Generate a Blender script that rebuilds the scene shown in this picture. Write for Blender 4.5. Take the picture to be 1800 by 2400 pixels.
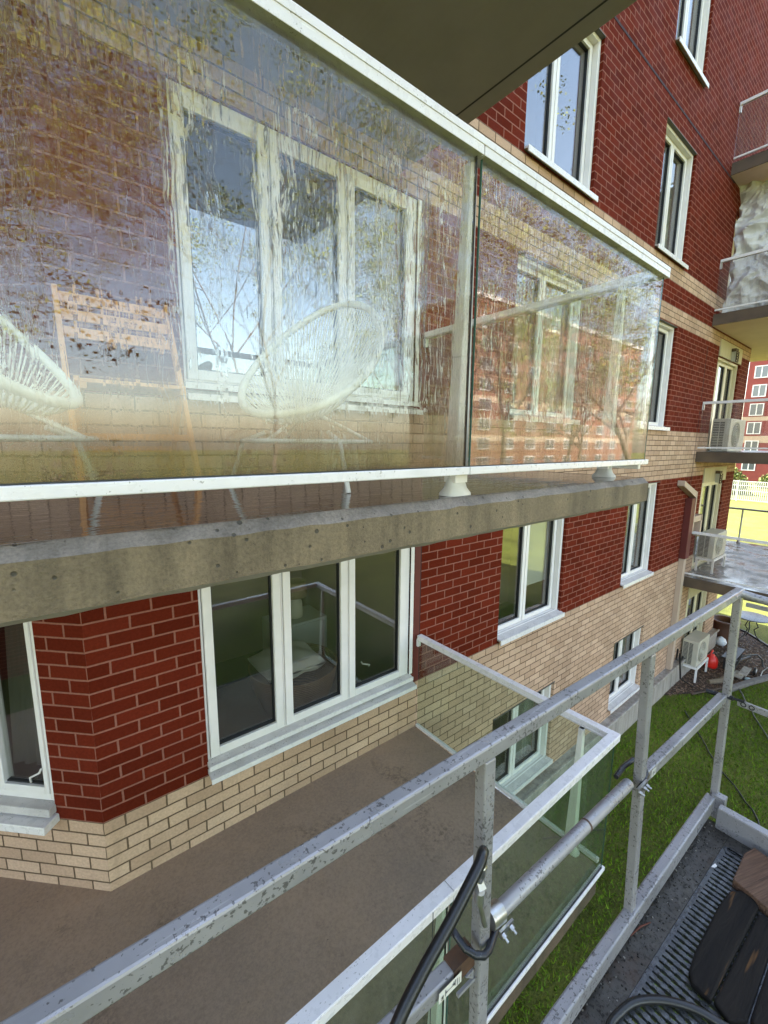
import bpy, math, random
from mathutils import Vector, Matrix
R = math.radians
C = bpy.context.scene.collection
for o in list(bpy.data.objects): bpy.data.objects.remove(o)
sc = bpy.context.scene

# ------------------------------------------------------------------ camera
PITCH, YAW, ROLL = R(9.18), R(38.75), R(0.55)
cam = bpy.data.cameras.new('camera'); camo = bpy.data.objects.new('camera', cam); C.objects.link(camo)
F = Vector((math.sin(YAW)*math.cos(PITCH), math.cos(YAW)*math.cos(PITCH), -math.sin(PITCH)))
r0 = Vector((math.cos(YAW), -math.sin(YAW), 0)); u0 = r0.cross(F)
rr = r0*math.cos(ROLL)+u0*math.sin(ROLL); uu = rr.cross(F)
camo.matrix_world = Matrix(((rr.x, uu.x, -F.x, 0), (rr.y, uu.y, -F.y, 0), (rr.z, uu.z, -F.z, 0), (0, 0, 0, 1)))
cam.sensor_fit = 'VERTICAL'; cam.sensor_height = 36; cam.sensor_width = 27
cam.lens = 36*1005/2400; cam.clip_start = 0.02; cam.clip_end = 900
sc.camera = camo

# ------------------------------------------------------------------ light
SUN_EL, SUN_AZ = R(43), R(5)       # azimuth from +Y towards +X
w = bpy.data.worlds.new('World'); sc.world = w; w.use_nodes = True
nt = w.node_tree; bg = nt.nodes['Background']
sky = nt.nodes.new('ShaderNodeTexSky'); sky.sky_type = 'NISHITA'; sky.sun_disc = False
sky.sun_elevation = SUN_EL; sky.sun_rotation = SUN_AZ; sky.air_density = 1.0; sky.dust_density = 2.0; sky.ozone_density = 0.6
tint = nt.nodes.new('ShaderNodeMix'); tint.data_type = 'RGBA'; tint.blend_type = 'MULTIPLY'; tint.inputs[0].default_value = 1; tint.inputs[7].default_value = (1.10, 1.0, .88, 1)
nt.links.new(sky.outputs[0], tint.inputs[6]); nt.links.new(tint.outputs[2], bg.inputs[0]); bg.inputs[1].default_value = 0.15
sl = bpy.data.lights.new('sun', 'SUN'); sl.energy = 4.6; sl.angle = R(0.5); sl.color = (1, .95, .87)
so = bpy.data.objects.new('sun', sl); C.objects.link(so)
sd = Vector((math.sin(SUN_AZ)*math.cos(SUN_EL), math.cos(SUN_AZ)*math.cos(SUN_EL), math.sin(SUN_EL)))
so.rotation_euler = sd.to_track_quat('Z', 'Y').to_euler()
sc.view_settings.view_transform = 'Standard'; sc.view_settings.look = 'None'
sc.view_settings.exposure = 2.85; sc.view_settings.gamma = 1
sc.render.film_transparent = False
sc.cycles.max_bounces = 14; sc.cycles.transparent_max_bounces = 24; sc.cycles.glossy_bounces = 6; sc.cycles.transmission_bounces = 10
sc.cycles.caustics_reflective = False; sc.cycles.caustics_refractive = False
sc.cycles.sample_clamp_indirect = 6

# ------------------------------------------------------------------ mesh builder
class MB:
    def __init__(s): s.v = []; s.f = []; s.m = []; s.uv = []; s.sm = []
    def add(s, vs, fs, mi=0, uvs=None, smooth=False):
        b = len(s.v); s.v += [tuple(v) for v in vs]
        for k, f in enumerate(fs):
            s.f.append([b+i for i in f]); s.m.append(mi); s.sm.append(smooth)
            s.uv.append(uvs[k] if uvs else None)
    def quad(s, a, b, c, d, mi=0, uv=None): s.add([a, b, c, d], [(0, 1, 2, 3)], mi, [uv] if uv else None)
    def box(s, x0, x1, y0, y1, z0, z1, mi=0):
        vs = [(x, y, z) for z in (z0, z1) for y in (y0, y1) for x in (x0, x1)]
        s.add(vs, [(0, 2, 3, 1), (4, 5, 7, 6), (0, 1, 5, 4), (2, 6, 7, 3), (0, 4, 6, 2), (1, 3, 7, 5)], mi)
    def obox(s, o, ax, ay, az, mi=0):   # box from corner o along three edge vectors
        o, ax, ay, az = map(Vector, (o, ax, ay, az))
        vs = [o+ax*i+ay*j+az*k for k in (0, 1) for j in (0, 1) for i in (0, 1)]
        s.add(vs, [(0, 2, 3, 1), (4, 5, 7, 6), (0, 1, 5, 4), (2, 6, 7, 3), (0, 4, 6, 2), (1, 3, 7, 5)], mi)
    def tube(s, pts, r, n=10, mi=0, cap=True, smooth=True, closed=False):
        pts = [Vector(p) for p in pts]; rs = r if isinstance(r, (list, tuple)) else [r]*len(pts)
        N = len(pts); rings = []; up = None
        for i, p in enumerate(pts):
            if closed: t = pts[(i+1) % N]-pts[i-1]
            else: t = pts[min(i+1, N-1)]-pts[max(i-1, 0)]
            t.normalize()
            if up is None:
                up = Vector((0, 0, 1)) if abs(t.z) < .9 else Vector((1, 0, 0))
            a = up-t*up.dot(t); a.normalize(); b = t.cross(a); up = a
            rings.append([p+(a*math.cos(k*2*math.pi/n)+b*math.sin(k*2*math.pi/n))*rs[i] for k in range(n)])
        vs = [v for rg in rings for v in rg]; fs = []
        M = N if closed else N-1
        for i in range(M):
            j = (i+1) % N
            for k in range(n): fs.append((i*n+k, i*n+(k+1) % n, j*n+(k+1) % n, j*n+k))
        s.add(vs, fs, mi, smooth=smooth)
        if cap and not closed:
            s.add(rings[0], [tuple(range(n))[::-1]], mi); s.add(rings[-1], [tuple(range(n))], mi)
    def lathe(s, prof, c, n=20, mi=0, axis='z', smooth=True):
        vs = []
        for r, h in prof:
            for k in range(n):
                a = 2*math.pi*k/n; x, y = r*math.cos(a), r*math.sin(a)
                p = (x, y, h) if axis == 'z' else ((h, x, y) if axis == 'x' else (x, h, y))
                vs.append((c[0]+p[0], c[1]+p[1], c[2]+p[2]))
        fs = [(i*n+k, i*n+(k+1) % n, (i+1)*n+(k+1) % n, (i+1)*n+k) for i in range(len(prof)-1) for k in range(n)]
        s.add(vs, fs, mi, smooth=smooth)
    def prism(s, poly, e, mi=0):       # extrude a planar polygon along vector e
        e = Vector(e); n = len(poly); vs = [Vector(p) for p in poly]+[Vector(p)+e for p in poly]
        s.add(vs, [tuple(range(n))[::-1], tuple(range(n, 2*n))]+[(i, (i+1) % n, n+(i+1) % n, n+i) for i in range(n)], mi)

def wl(o):
    v = Vector((0, 0, 0))
    while o is not None: v += o.location; o = o.parent
    return v
def obj(name, mb, mats, parent=None, bevel=0, label=None):
    off = wl(parent) if parent else Vector((0, 0, 0))
    me = bpy.data.meshes.new(name)
    me.from_pydata([(v[0]-off.x, v[1]-off.y, v[2]-off.z) for v in mb.v], [], mb.f)
    mats = mats if isinstance(mats, (list, tuple)) else [mats]
    for m in mats: me.materials.append(m)
    for p, mi, smo in zip(me.polygons, mb.m, mb.sm): p.material_index = mi; p.use_smooth = smo
    if any(u is not None for u in mb.uv):
        ul = me.uv_layers.new(name='UVMap'); li = 0
        for f, u in zip(mb.f, mb.uv):
            for k in range(len(f)):
                ul.data[li].uv = u[k] if u else (mb.v[f[k]][0], mb.v[f[k]][2]); li += 1
    me.update()
    o = bpy.data.objects.new(name, me); C.objects.link(o)
    if parent: o.parent = parent
    if bevel:
        b = o.modifiers.new('bevel', 'BEVEL'); b.width = bevel; b.segments = 2; b.limit_method = 'ANGLE'; b.angle_limit = R(40)
    if label: o['label'] = label
    return o
def recalc(o):
    import bmesh
    bm = bmesh.new(); bm.from_mesh(o.data); bmesh.ops.recalc_face_normals(bm, faces=bm.faces); bm.to_mesh(o.data); bm.free()
    return o
def thing(name, label, cat, loc=(0, 0, 0), group=None):
    o = bpy.data.objects.new(name, None); o.empty_display_size = .1; C.objects.link(o); o.location = loc
    return tag(o, label, cat, group)
def tag(o, label=None, cat=None, group=None, kind=None):
    if label: o['label'] = label
    if cat: o['category'] = cat
    if group: o['group'] = group
    if kind: o['kind'] = kind
    return o

# ------------------------------------------------------------------ materials
def mat(name, col=(.8, .8, .8), rough=.6, metal=0., spec=.5):
    m = bpy.data.materials.new(name); m.use_nodes = True
    b = m.node_tree.nodes['Principled BSDF']
    b.inputs['Base Color'].default_value = (*col, 1); b.inputs['Roughness'].default_value = rough
    b.inputs['Metallic'].default_value = metal; b.inputs['Specular IOR Level'].default_value = spec
    return m
class NT:
    def __init__(s, m): s.m = m; s.t = m.node_tree; s.b = s.t.nodes.get('Principled BSDF')
    def n(s, ty, **k):
        x = s.t.nodes.new('ShaderNode'+ty)
        for a, v in k.items(): setattr(x, a, v)
        return x
    def l(s, a, b): s.t.links.new(a, b)
    def coord(s, scale=(1, 1, 1), uv=False):
        tc = s.n('TexCoord'); mp = s.n('Mapping'); mp.inputs['Scale'].default_value = scale
        s.l(tc.outputs['UV' if uv else 'Object'], mp.inputs[0]); return mp.outputs[0]
    def noise(s, v, scale, detail=4, rough=.55, dist=0):
        x = s.n('TexNoise'); s.l(v, x.inputs['Vector']); x.inputs['Scale'].default_value = scale
        x.inputs['Detail'].default_value = detail; x.inputs['Roughness'].default_value = rough; x.inputs['Distortion'].default_value = dist
        return x.outputs['Fac']
    def ramp(s, f, stops):
        x = s.n('ValToRGB'); e = x.color_ramp.elements
        while len(e) < len(stops): e.new(.5)
        for i, (p, c) in enumerate(stops):
            e[i].position = p; e[i].color = (c, c, c, 1) if isinstance(c, (int, float)) else (*c, 1)
        s.l(f, x.inputs[0]); return x.outputs[0]
    def mix(s, f, a, b, mode='MIX'):
        x = s.n('Mix', data_type='RGBA', blend_type=mode)
        for sk, v in ((x.inputs[0], f), (x.inputs[6], a), (x.inputs[7], b)):
            if isinstance(v, (int, float)): sk.default_value = v
            elif isinstance(v, tuple): sk.default_value = (*v, 1)
            else: s.l(v, sk)
        return x.outputs[2]
    def math(s, op, a, b=0.):
        x = s.n('Math', operation=op)
        for sk, v in ((x.inputs[0], a), (x.inputs[1], b)):
            if isinstance(v, (int, float)): sk.default_value = v
            else: s.l(v, sk)
        return x.outputs[0]
    def bump(s, h, st=.3, dist=.01):
        x = s.n('Bump'); x.inputs['Strength'].default_value = st; x.inputs['Distance'].default_value = dist
        s.l(h, x.inputs['Height']); return x.outputs[0]
    def col(s, c): s.l(c, s.b.inputs['Base Color'])
    def nor(s, c): s.l(c, s.b.inputs['Normal'])
    def rou(s, c): s.l(c, s.b.inputs['Roughness'])

def brick(name, c1, c2, mortar, stain, bw=.243, rh=.08733, ms=.0062, blotch=.5):
    m = mat(name, rough=.9, spec=.06); t = NT(m); uv = t.coord(uv=True)
    wob = t.n('Mix', data_type='VECTOR'); 
    nz = t.n('TexNoise'); t.l(uv, nz.inputs['Vector']); nz.inputs['Scale'].default_value = 9
    sub = t.n('VectorMath', operation='SUBTRACT'); t.l(nz.outputs['Color'], sub.inputs[0]); sub.inputs[1].default_value = (.5, .5, .5)
    sca = t.n('VectorMath', operation='SCALE'); t.l(sub.outputs[0], sca.inputs[0]); sca.inputs['Scale'].default_value = .006
    ad = t.n('VectorMath', operation='ADD'); t.l(uv, ad.inputs[0]); t.l(sca.outputs[0], ad.inputs[1])
    br = t.n('TexBrick'); t.l(ad.outputs[0], br.inputs['Vector'])
    br.offset = .5; br.inputs['Scale'].default_value = 1; br.inputs['Mortar Size'].default_value = ms
    br.inputs['Mortar Smooth'].default_value = .25; br.inputs['Brick Width'].default_value = bw; br.inputs['Row Height'].default_value = rh
    br.inputs['Color1'].default_value = (*c1, 1); br.inputs['Color2'].default_value = (*c2, 1); br.inputs['Mortar'].default_value = (*mortar, 1)
    big = t.ramp(t.noise(uv, 1.3, 5), [(.3, 1-blotch*.35), (.7, 1+blotch*.1)])
    fine = t.ramp(t.noise(uv, 60, 3), [(.3, .86), (.7, 1.1)])
    c = t.mix(1., br.outputs['Color'], big, 'MULTIPLY'); c = t.mix(1., c, fine, 'MULTIPLY')
    # streaky dirt
    mp = t.n('Mapping'); mp.inputs['Scale'].default_value = (5, .6, 1); t.l(uv, mp.inputs[0])
    st = t.ramp(t.noise(mp.outputs[0], 1.6, 5, .6), [(.56, 0.), (.78, 1.)])
    c = t.mix(t.math('MULTIPLY', st, .3), c, stain)
    t.col(c)
    h = t.math('MULTIPLY', t.math('SUBTRACT', 1., br.outputs['Fac']), 1.)
    h = t.math('ADD', h, t.math('MULTIPLY', t.noise(uv, 90, 3), .18))
    t.nor(t.bump(h, .7, .007)); t.rou(t.ramp(t.noise(uv, 3, 3), [(.35, .75), (.7, .95)]))
    return m
M = {}
M['red'] = brick('red_brick', (.105, .014, .006), (.155, .022, .010), (.30, .125, .09), (.07, .010, .006), ms=.0068, blotch=.25)
M['beige'] = brick('beige_brick', (.48, .315, .215), (.62, .425, .30), (.15, .10, .065), (.24, .165, .11))

def noisy(name, ca, cb, rough=.7, sc_=8, bump=.2, bd=.004, metal=0., fine=80, rr_=None, detail=5):
    m = mat(name, rough=rough, metal=metal); t = NT(m); v = t.coord()
    t.col(t.mix(t.ramp(t.noise(v, sc_, detail), [(.3, 0.), (.7, 1.)]), ca, cb))
    if bump: t.nor(t.bump(t.noise(v, fine, 4), bump, bd))
    if rr_: t.rou(t.ramp(t.noise(v, sc_*1.7, 3), [(.35, rr_[0]), (.65, rr_[1])]))
    return m
def specked(name, base, base2, speck, dens=.33, sc_=70, rough=(.35, .6), metal=0., sp=.5, streak=None):
    m = mat(name, metal=metal, spec=sp); t = NT(m); v = t.coord()
    c = t.mix(t.ramp(t.noise(v, 6, 5), [(.3, 0.), (.7, 1.)]), base, base2)
    vo = t.n('TexVoronoi'); t.l(v, vo.inputs['Vector']); vo.inputs['Scale'].default_value = sc_; vo.inputs['Randomness'].default_value = 1
    cl = t.noise(v, 9, 4, .6)
    fl = t.math('ADD', t.noise(v, sc_*.85, 3, .6), t.math('MULTIPLY', cl, .45))
    th = .95-dens*.28
    k = t.math('MAXIMUM', t.ramp(fl, [(th, 0.), (min(.999, th+.035), 1.)]), t.ramp(t.math('ADD', vo.outputs['Distance'], t.math('MULTIPLY', t.noise(v, sc_*2.5, 2), .3)), [(.17, .8), (.22, 0.)]))
    scr = t.n('Mapping'); scr.inputs['Rotation'].default_value = (.2, .3, .5); scr.inputs['Scale'].default_value = (6, 90, 90); t.l(v, scr.inputs[0])
    c = t.mix(t.ramp(t.noise(scr.outputs[0], 1.5, 3), [(.63, 0.), (.70, .35)]), c, tuple(min(1, q*1.5) for q in base))
    c = t.mix(t.math('MULTIPLY', k, .68), c, speck)
    t.col(c); t.rou(t.ramp(t.noise(v, 25, 4), [(.35, rough[0]), (.65, rough[1])]))
    t.nor(t.bump(t.math('ADD', t.noise(v, 35, 4), k), .12, .003))
    return m
M['galv'] = specked('galvanised_steel', (.36, .345, .35), (.25, .24, .245), (.04, .032, .028), dens=.42, sc_=150, rough=(.25, .45), metal=.25)
M['white'] = specked('white_aluminium', (.82, .78, .78), (.72, .69, .68), (.25, .22, .18), dens=.20, sc_=140, rough=(.2, .45), sp=.6)
M['frame'] = noisy('white_window_frame', (.84, .80, .78), (.76, .73, .70), .4, 5, .05)
M['cream'] = noisy('cream_door_frame', (.74, .68, .50), (.66, .60, .42), .45, 5, .05)
M['sill'] = specked('sill_metal', (.62, .58, .56), (.46, .43, .42), (.10, .08, .07), dens=.33, sc_=110, rough=(.3, .6))
M['dark'] = mat('dark_gasket', (.015, .015, .016), .5)
M['bracket'] = noisy('grimy_cast_bracket', (.74, .72, .66), (.55, .52, .44), .45, 9, .1)
# concrete of the slab edge
def concrete(name, ca, cb, pit=True):
    m = mat(name, rough=.85); t = NT(m); v = t.coord()
    c = t.mix(t.ramp(t.noise(v, 3.2, 6, .6), [(.3, 0.), (.7, 1.)]), ca, cb)
    c = t.mix(1., c, t.ramp(t.noise(v, 130, 4, .7), [(.30, .68), (.52, 1.0), (.74, 1.22)]), 'MULTIPLY')
    dr = t.n('Mapping'); dr.inputs['Scale'].default_value = (9, 9, .8); t.l(v, dr.inputs[0])
    c = t.mix(1., c, t.ramp(t.noise(dr.outputs[0], 1.4, 5, .65), [(.34, .68), (.52, 1.), (.75, 1.18)]), 'MULTIPLY')
    h = t.noise(v, 150, 4, .7)
    if pit:
        vo = t.n('TexVoronoi'); t.l(v, vo.inputs['Vector']); vo.inputs['Scale'].default_value = 26
        k = t.ramp(t.math('ADD', vo.outputs['Distance'], t.math('MULTIPLY', t.noise(v, 11, 3), .42)), [(.30, 1.), (.35, 0.)])
        c = t.mix(t.math('MULTIPLY', k, .8), c, (.05, .045, .035)); h = t.math('SUBTRACT', h, t.math('MULTIPLY', k, 1.3))
    t.col(c); t.nor(t.bump(h, .75, .006)); return m
M['concrete'] = concrete('weathered_concrete', (.245, .185, .11), (.145, .11, .068))
M['slabmoss'] = concrete('brown_mossy_concrete', (.13, .085, .055), (.06, .05, .025))
M['topedge'] = concrete('grey_washed_concrete_edge', (.30, .255, .22), (.17, .145, .125))
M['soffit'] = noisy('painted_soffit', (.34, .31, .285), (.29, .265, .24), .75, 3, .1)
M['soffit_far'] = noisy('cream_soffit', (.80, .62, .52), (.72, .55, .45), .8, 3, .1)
M['slabedge_far'] = noisy('stained_slab_edge', (.13, .088, .055), (.07, .047, .032), .75, 2.5, .2)
M['plinth'] = concrete('foundation_concrete', (.42, .38, .33), (.33, .30, .26), False)
# floors
def floor(name, ca, cb, stain, rough, wetbump=.0, sc_=1.5):
    m = mat(name); t = NT(m); v = t.coord()
    c = t.mix(t.ramp(t.noise(v, sc_, 6, .6), [(.3, 0.), (.7, 1.)]), ca, cb)
    k = t.math('MULTIPLY', t.ramp(t.noise(v, 2.2, 4), [(.52, 0.), (.68, 1.)]), t.ramp(t.noise(v, 34, 5, .75), [(.45, 0.), (.62, 1.)]))
    c = t.mix(t.math('MULTIPLY', k, .75), c, stain); c = t.mix(1., c, t.ramp(t.noise(v, 55, 5, .75), [(.35, .82), (.6, 1.08)]), 'MULTIPLY')
    sp = t.n('TexVoronoi'); t.l(v, sp.inputs['Vector']); sp.inputs['Scale'].default_value = 11
    c = t.mix(t.ramp(sp.outputs['Distance'], [(.02, .8), (.045, 0.)]), c, stain)
    t.col(c)
    if rough[0] < .2:
        mp = t.n('Mapping'); mp.inputs['Scale'].default_value = (1, 2.5, 1); t.l(v, mp.inputs[0])
        t.nor(t.bump(t.noise(mp.outputs[0], 7, 3), wetbump, .02))
    else: t.nor(t.bump(t.noise(v, 60, 4), .15, .004))
    t.rou(t.ramp(t.noise(v, 2.7, 4), [(.4, rough[0]), (.62, rough[1])])); return m
M['floor_dry'] = floor('painted_balcony_floor', (.36, .245, .175), (.265, .19, .145), (.035, .024, .018), (.42, .62))
M['floor_wet'] = floor('wet_balcony_floor', (.12, .075, .066), (.10, .065, .06), (.03, .02, .018), (.02, .06), .12)
M['floor_far'] = floor('grey_damp_balcony_floor', (.20, .195, .19), (.15, .148, .145), (.10, .09, .08), (.10, .55))
# glass
def glass(name, ior=1.5, tint=(.97, .985, .975), wet=0., haze=0., rough=0., dirt=0.):
    m = bpy.data.materials.new(name); m.use_nodes = True; t = NT(m); t.t.nodes.remove(t.b)
    out = t.t.nodes['Material Output']; v = t.coord()
    nrm = None
    if wet:
        a = t.n('Mapping'); a.inputs['Scale'].default_value = (1, 1, .045); t.l(v, a.inputs[0])
        wob = t.n('TexNoise'); t.l(v, wob.inputs['Vector']); wob.inputs['Scale'].default_value = 7
        sub = t.n('VectorMath', operation='SUBTRACT'); t.l(wob.outputs['Color'], sub.inputs[0]); sub.inputs[1].default_value = (.5, .5, .5)
        scl = t.n('VectorMath', operation='SCALE'); t.l(sub.outputs[0], scl.inputs[0]); scl.inputs['Scale'].default_value = .035
        ad = t.n('VectorMath', operation='ADD'); t.l(a.outputs[0], ad.inputs[0]); t.l(scl.outputs[0], ad.inputs[1])
        s1 = t.noise(ad.outputs[0], 170, 2, .5); s2 = t.noise(ad.outputs[0], 24, 3, .6); s3 = t.noise(ad.outputs[0], 105, 2, .5)
        streak = t.ramp(s1, [(.525, 0.), (.575, 1.)])
        streak = t.math('MAXIMUM', t.math('MULTIPLY', streak, t.ramp(s2, [(.42, .15), (.58, 1.)])), t.ramp(s3, [(.62, 0.), (.65, 1.)]))
        vo = t.n('TexVoronoi'); t.l(v, vo.inputs['Vector']); vo.inputs['Scale'].default_value = 170
        drop = t.ramp(vo.outputs['Distance'], [(.12, 1.), (.34, 0.)])
        z = t.n('SeparateXYZ'); tc = t.n('TexCoord'); t.l(tc.outputs['Object'], z.inputs[0])
        low = t.ramp(t.math('ADD', t.math('ADD', z.outputs[2], .1), t.math('MULTIPLY', t.noise(a.outputs[0], 9, 4), .45)), [(.14, 1.), (.44, .0)])
        h = t.math('ADD', t.math('MULTIPLY', streak, .6), t.math('MULTIPLY', drop, t.math('ADD', t.math('MULTIPLY', low, .9), .12)))
        nrm = t.bump(h, wet, .0011)
        soft = t.bump(t.math('ADD', t.math('MULTIPLY', s1, .5), t.math('MULTIPLY', streak, .5)), .05*wet, .0004)
    gl = t.n('BsdfGlossy'); gl.inputs['Roughness'].default_value = rough
    tr = t.n('BsdfTransparent'); tr.inputs[0].default_value = (*tint, 1)
    base = tr.outputs[0]; bk0 = t.n('NewGeometry').outputs['Backfacing']
    if wet:
        t.l(soft, gl.inputs['Normal'])
        def refr(i_, ro, colr, nn):
            rf = t.n('BsdfRefraction'); rf.inputs['IOR'].default_value = i_; rf.inputs['Roughness'].default_value = ro
            rf.inputs['Color'].default_value = (*colr, 1); t.l(nn, rf.inputs['Normal']); return rf.outputs[0]
        x = t.n('MixShader'); k = t.math('MULTIPLY', t.math('MAXIMUM', streak, t.math('MULTIPLY', drop, t.math('ADD', low, .15))), .8)
        t.l(k, x.inputs[0]); t.l(base, x.inputs[1]); t.l(refr(1.09, .02, (.97, .97, .93), nrm), x.inputs[2]); base = x.outputs[0]
        x = t.n('MixShader'); t.l(t.math('MULTIPLY', low, .90), x.inputs[0]); t.l(base, x.inputs[1]); t.l(refr(1.2, .2, (.70, .62, .45), nrm), x.inputs[2]); base = x.outputs[0]
        hz = t.n('BsdfTranslucent'); hz.inputs['Color'].default_value = (.70, .66, .54, 1)
        df = t.n('BsdfDiffuse'); df.inputs['Color'].default_value = (.72, .68, .56, 1)
        dm = t.n('MixShader'); dm.inputs[0].default_value = .5; t.l(df.outputs[0], dm.inputs[1]); t.l(hz.outputs[0], dm.inputs[2])
        y = t.n('MixShader'); kk = t.math('ADD', t.math('ADD', t.math('MULTIPLY', low, haze), t.math('MULTIPLY', streak, haze*.9)), haze*.25)
        t.l(kk, y.inputs[0]); t.l(base, y.inputs[1]); t.l(dm.outputs[0], y.inputs[2]); base = y.outputs[0]
    elif dirt:
        df = t.n('BsdfDiffuse'); df.inputs['Color'].default_value = (.6, .6, .55, 1)
        a = t.n('Mapping'); a.inputs['Scale'].default_value = (1, 1, .12); t.l(v, a.inputs[0])
        y = t.n('MixShader'); t.l(t.math('MULTIPLY', t.ramp(t.noise(a.outputs[0], 25, 5, .65), [(.4, .25), (.75, 1.)]), dirt), y.inputs[0])
        t.l(base, y.inputs[1]); t.l(df.outputs[0], y.inputs[2]); base = y.outputs[0]
    ge = t.n('NewGeometry'); fr = t.n('Fresnel'); bk = ge.outputs['Backfacing']
    t.l(t.math('ADD', t.math('MULTIPLY', bk, 1/ior-ior), ior), fr.inputs[0])
    mx = t.n('MixShader'); t.l(fr.outputs[0], mx.inputs[0]); t.l(base, mx.inputs[1]); t.l(gl.outputs[0], mx.inputs[2])
    t.l(mx.outputs[0], out.inputs[0]); return m
M['wetglass'] = glass('wet_balustrade_glass', 1.62, (.97, .98, .96), wet=1., haze=.03)
M['railglass'] = glass('balustrade_glass', 1.5, (.84, .91, .84), dirt=.05)
M['farglass'] = glass('far_balustrade_glass', 1.5, (.93, .92, .91), dirt=.08)
M['pane'] = glass('window_glass', 2.35, (.92, .93, .90))
M['room'] = noisy('room_wall', (.40, .28, .26), (.36, .25, .23), .9, 2, 0)
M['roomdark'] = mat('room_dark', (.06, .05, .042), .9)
M['curtain'] = noisy('curtain_cloth', (.60, .60, .56), (.50, .50, .47), .9, 3, .1)
M['blind'] = mat('roller_blind', (.62, .64, .62), .8)
M['siding'] = noisy('cream_siding', (.58, .52, .36), (.50, .45, .31), .7, 2, 0)
M['pinkpaint'] = noisy('beige_downpipe', (.52, .40, .31), (.46, .35, .27), .6, 3, 0)
M['redpaint'] = noisy('red_painted_metal', (.13, .022, .018), (.10, .018, .014), .6, 3, 0)
M['rubber'] = noisy('black_rubber', (.008, .008, .009), (.014, .014, .015), .32, 6, .08, fine=50)
M['blacksteel'] = specked('black_coated_steel', (.02, .022, .026), (.035, .036, .042), (.10, .10, .11), dens=.32, sc_=140, rough=(.25, .45), metal=.5)
M['zinc'] = noisy('zinc_plated', (.55, .55, .54), (.35, .33, .30), .3, 30, .1, metal=.9)
M['rust'] = noisy('rusty_patch', (.10, .045, .02), (.05, .03, .02), .8, 30, .3)
M['plasticAC'] = noisy('ac_casing', (.56, .53, .43), (.48, .45, .37), .5, 4, .03)
M['acdark'] = mat('ac_grille_dark', (.03, .03, .032), .6)
M['rope'] = noisy('cream_cord', (.90, .84, .68), (.84, .78, .60), .6, 20, 0)
M['chairwhite'] = mat('white_tubing', (.86, .84, .76), .4)
M['teak'] = noisy('pale_wood', (.80, .40, .15), (.66, .31, .10), .55, 12, .1)
M['red'+'can'] = mat('red_plastic', (.62, .02, .012), .35)
M['iron'] = mat('black_iron', (.018, .018, .02), .45)
M['terracotta'] = noisy('dark_terracotta', (.12, .05, .025), (.07, .03, .018), .6, 6, .1)

# ------------------------------------------------------------------ ground
G = -5.25
def grass_mat():
    m = mat('lawn_grass', rough=.85, spec=.2); t = NT(m); v = t.coord()
    c = t.mix(t.ramp(t.noise(v, 1.1, 6, .65), [(.32, 0.), (.68, 1.)]), (.078, .096, .014), (.135, .148, .028))
    c = t.mix(1., c, t.ramp(t.noise(v, 45, 5, .7), [(.3, .45), (.5, 1.), (.7, 1.5)]), 'MULTIPLY')
    c = t.mix(t.ramp(t.noise(v, 2.8, 5, .7), [(.58, 0.), (.74, .8)]), c, (.06, .05, .02))
    c = t.mix(1., c, t.ramp(t.noise(v, .35, 4, .6), [(.35, .72), (.65, 1.25)]), 'MULTIPLY')
    c = t.mix(t.ramp(t.noise(v, .9, 6, .75), [(.60, 0.), (.72, .6)]), c, (.20, .17, .05))
    t.col(c); t.nor(t.bump(t.noise(v, 60, 5, .7), 1., .03)); return m
M['grass'] = grass_mat()
b = MB(); b.quad((-260, -260, G), (320, -260, G), (320, 260, G), (-260, 260, G))
tag(obj('lawn', b, M['grass']), kind='structure')
# grass blades close below the platform
def blades():
    random.seed(5); b = MB()
    for i in range(52000):
        x = random.uniform(2.6, 12.5); y = random.uniform(-1.8, 2.75)
        if x > 9.8 and y > 2.75-(x-9.8)*.5: continue
        h = random.uniform(.02, .06); a = random.uniform(0, 6.28); wd = .005+.003*random.random()
        dx, dy = math.cos(a)*wd, math.sin(a)*wd; lx, ly = random.gauss(0, .022), random.gauss(0, .022)
        b.add([(x-dx, y-dy, G), (x+dx, y+dy, G), (x+lx, y+ly, G+h)], [(0, 1, 2)], random.choice((0, 0, 1, 2)))
    return b
gm = [mat('blade_a', (.11, .21, .008), .6, spec=.15), mat('blade_b', (.17, .26, .014), .6, spec=.15), mat('blade_c', (.06, .11, .008), .6, spec=.15)]
tag(obj('grass', blades(), gm), 'short green grass below the scaffold platform', 'grass', kind='stuff')
# garden bed
m = mat('bark_mulch', rough=.9); t = NT(m); v = t.coord()
vo = t.n('TexVoronoi'); t.l(v, vo.inputs['Vector']); vo.inputs['Scale'].default_value = 22
c = t.mix(t.ramp(vo.outputs['Color'], [(.2, 0.), (.8, 1.)]), (.06, .035, .022), (.16, .10, .065))
c = t.mix(t.ramp(t.noise(v, 14, 5), [(.4, 0.), (.6, 1.)]), c, (.035, .022, .015))
t.col(c); t.nor(t.bump(vo.outputs['Distance'], 1., .03)); M['mulch'] = m
bed = [(9.7, 2.95), (9.75, 2.9), (10.3, 2.55), (11.15, 2.02), (11.8, 1.82), (12.42, 1.62), (13.3, 1.35), (14.1, 1.5), (14.6, 1.92), (15.0, 2.3), (15.35, 2.6), (15.6, 3.1), (15.4, 4.4), (13.5, 4.4), (13.5, 2.95)]
b = MB(); b.add([(x, y, G+.012) for x, y in bed], [tuple(range(len(bed)))])
tag(obj('garden_bed', b, M['mulch']), kind='structure')
random.seed(11); b = MB()
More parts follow.
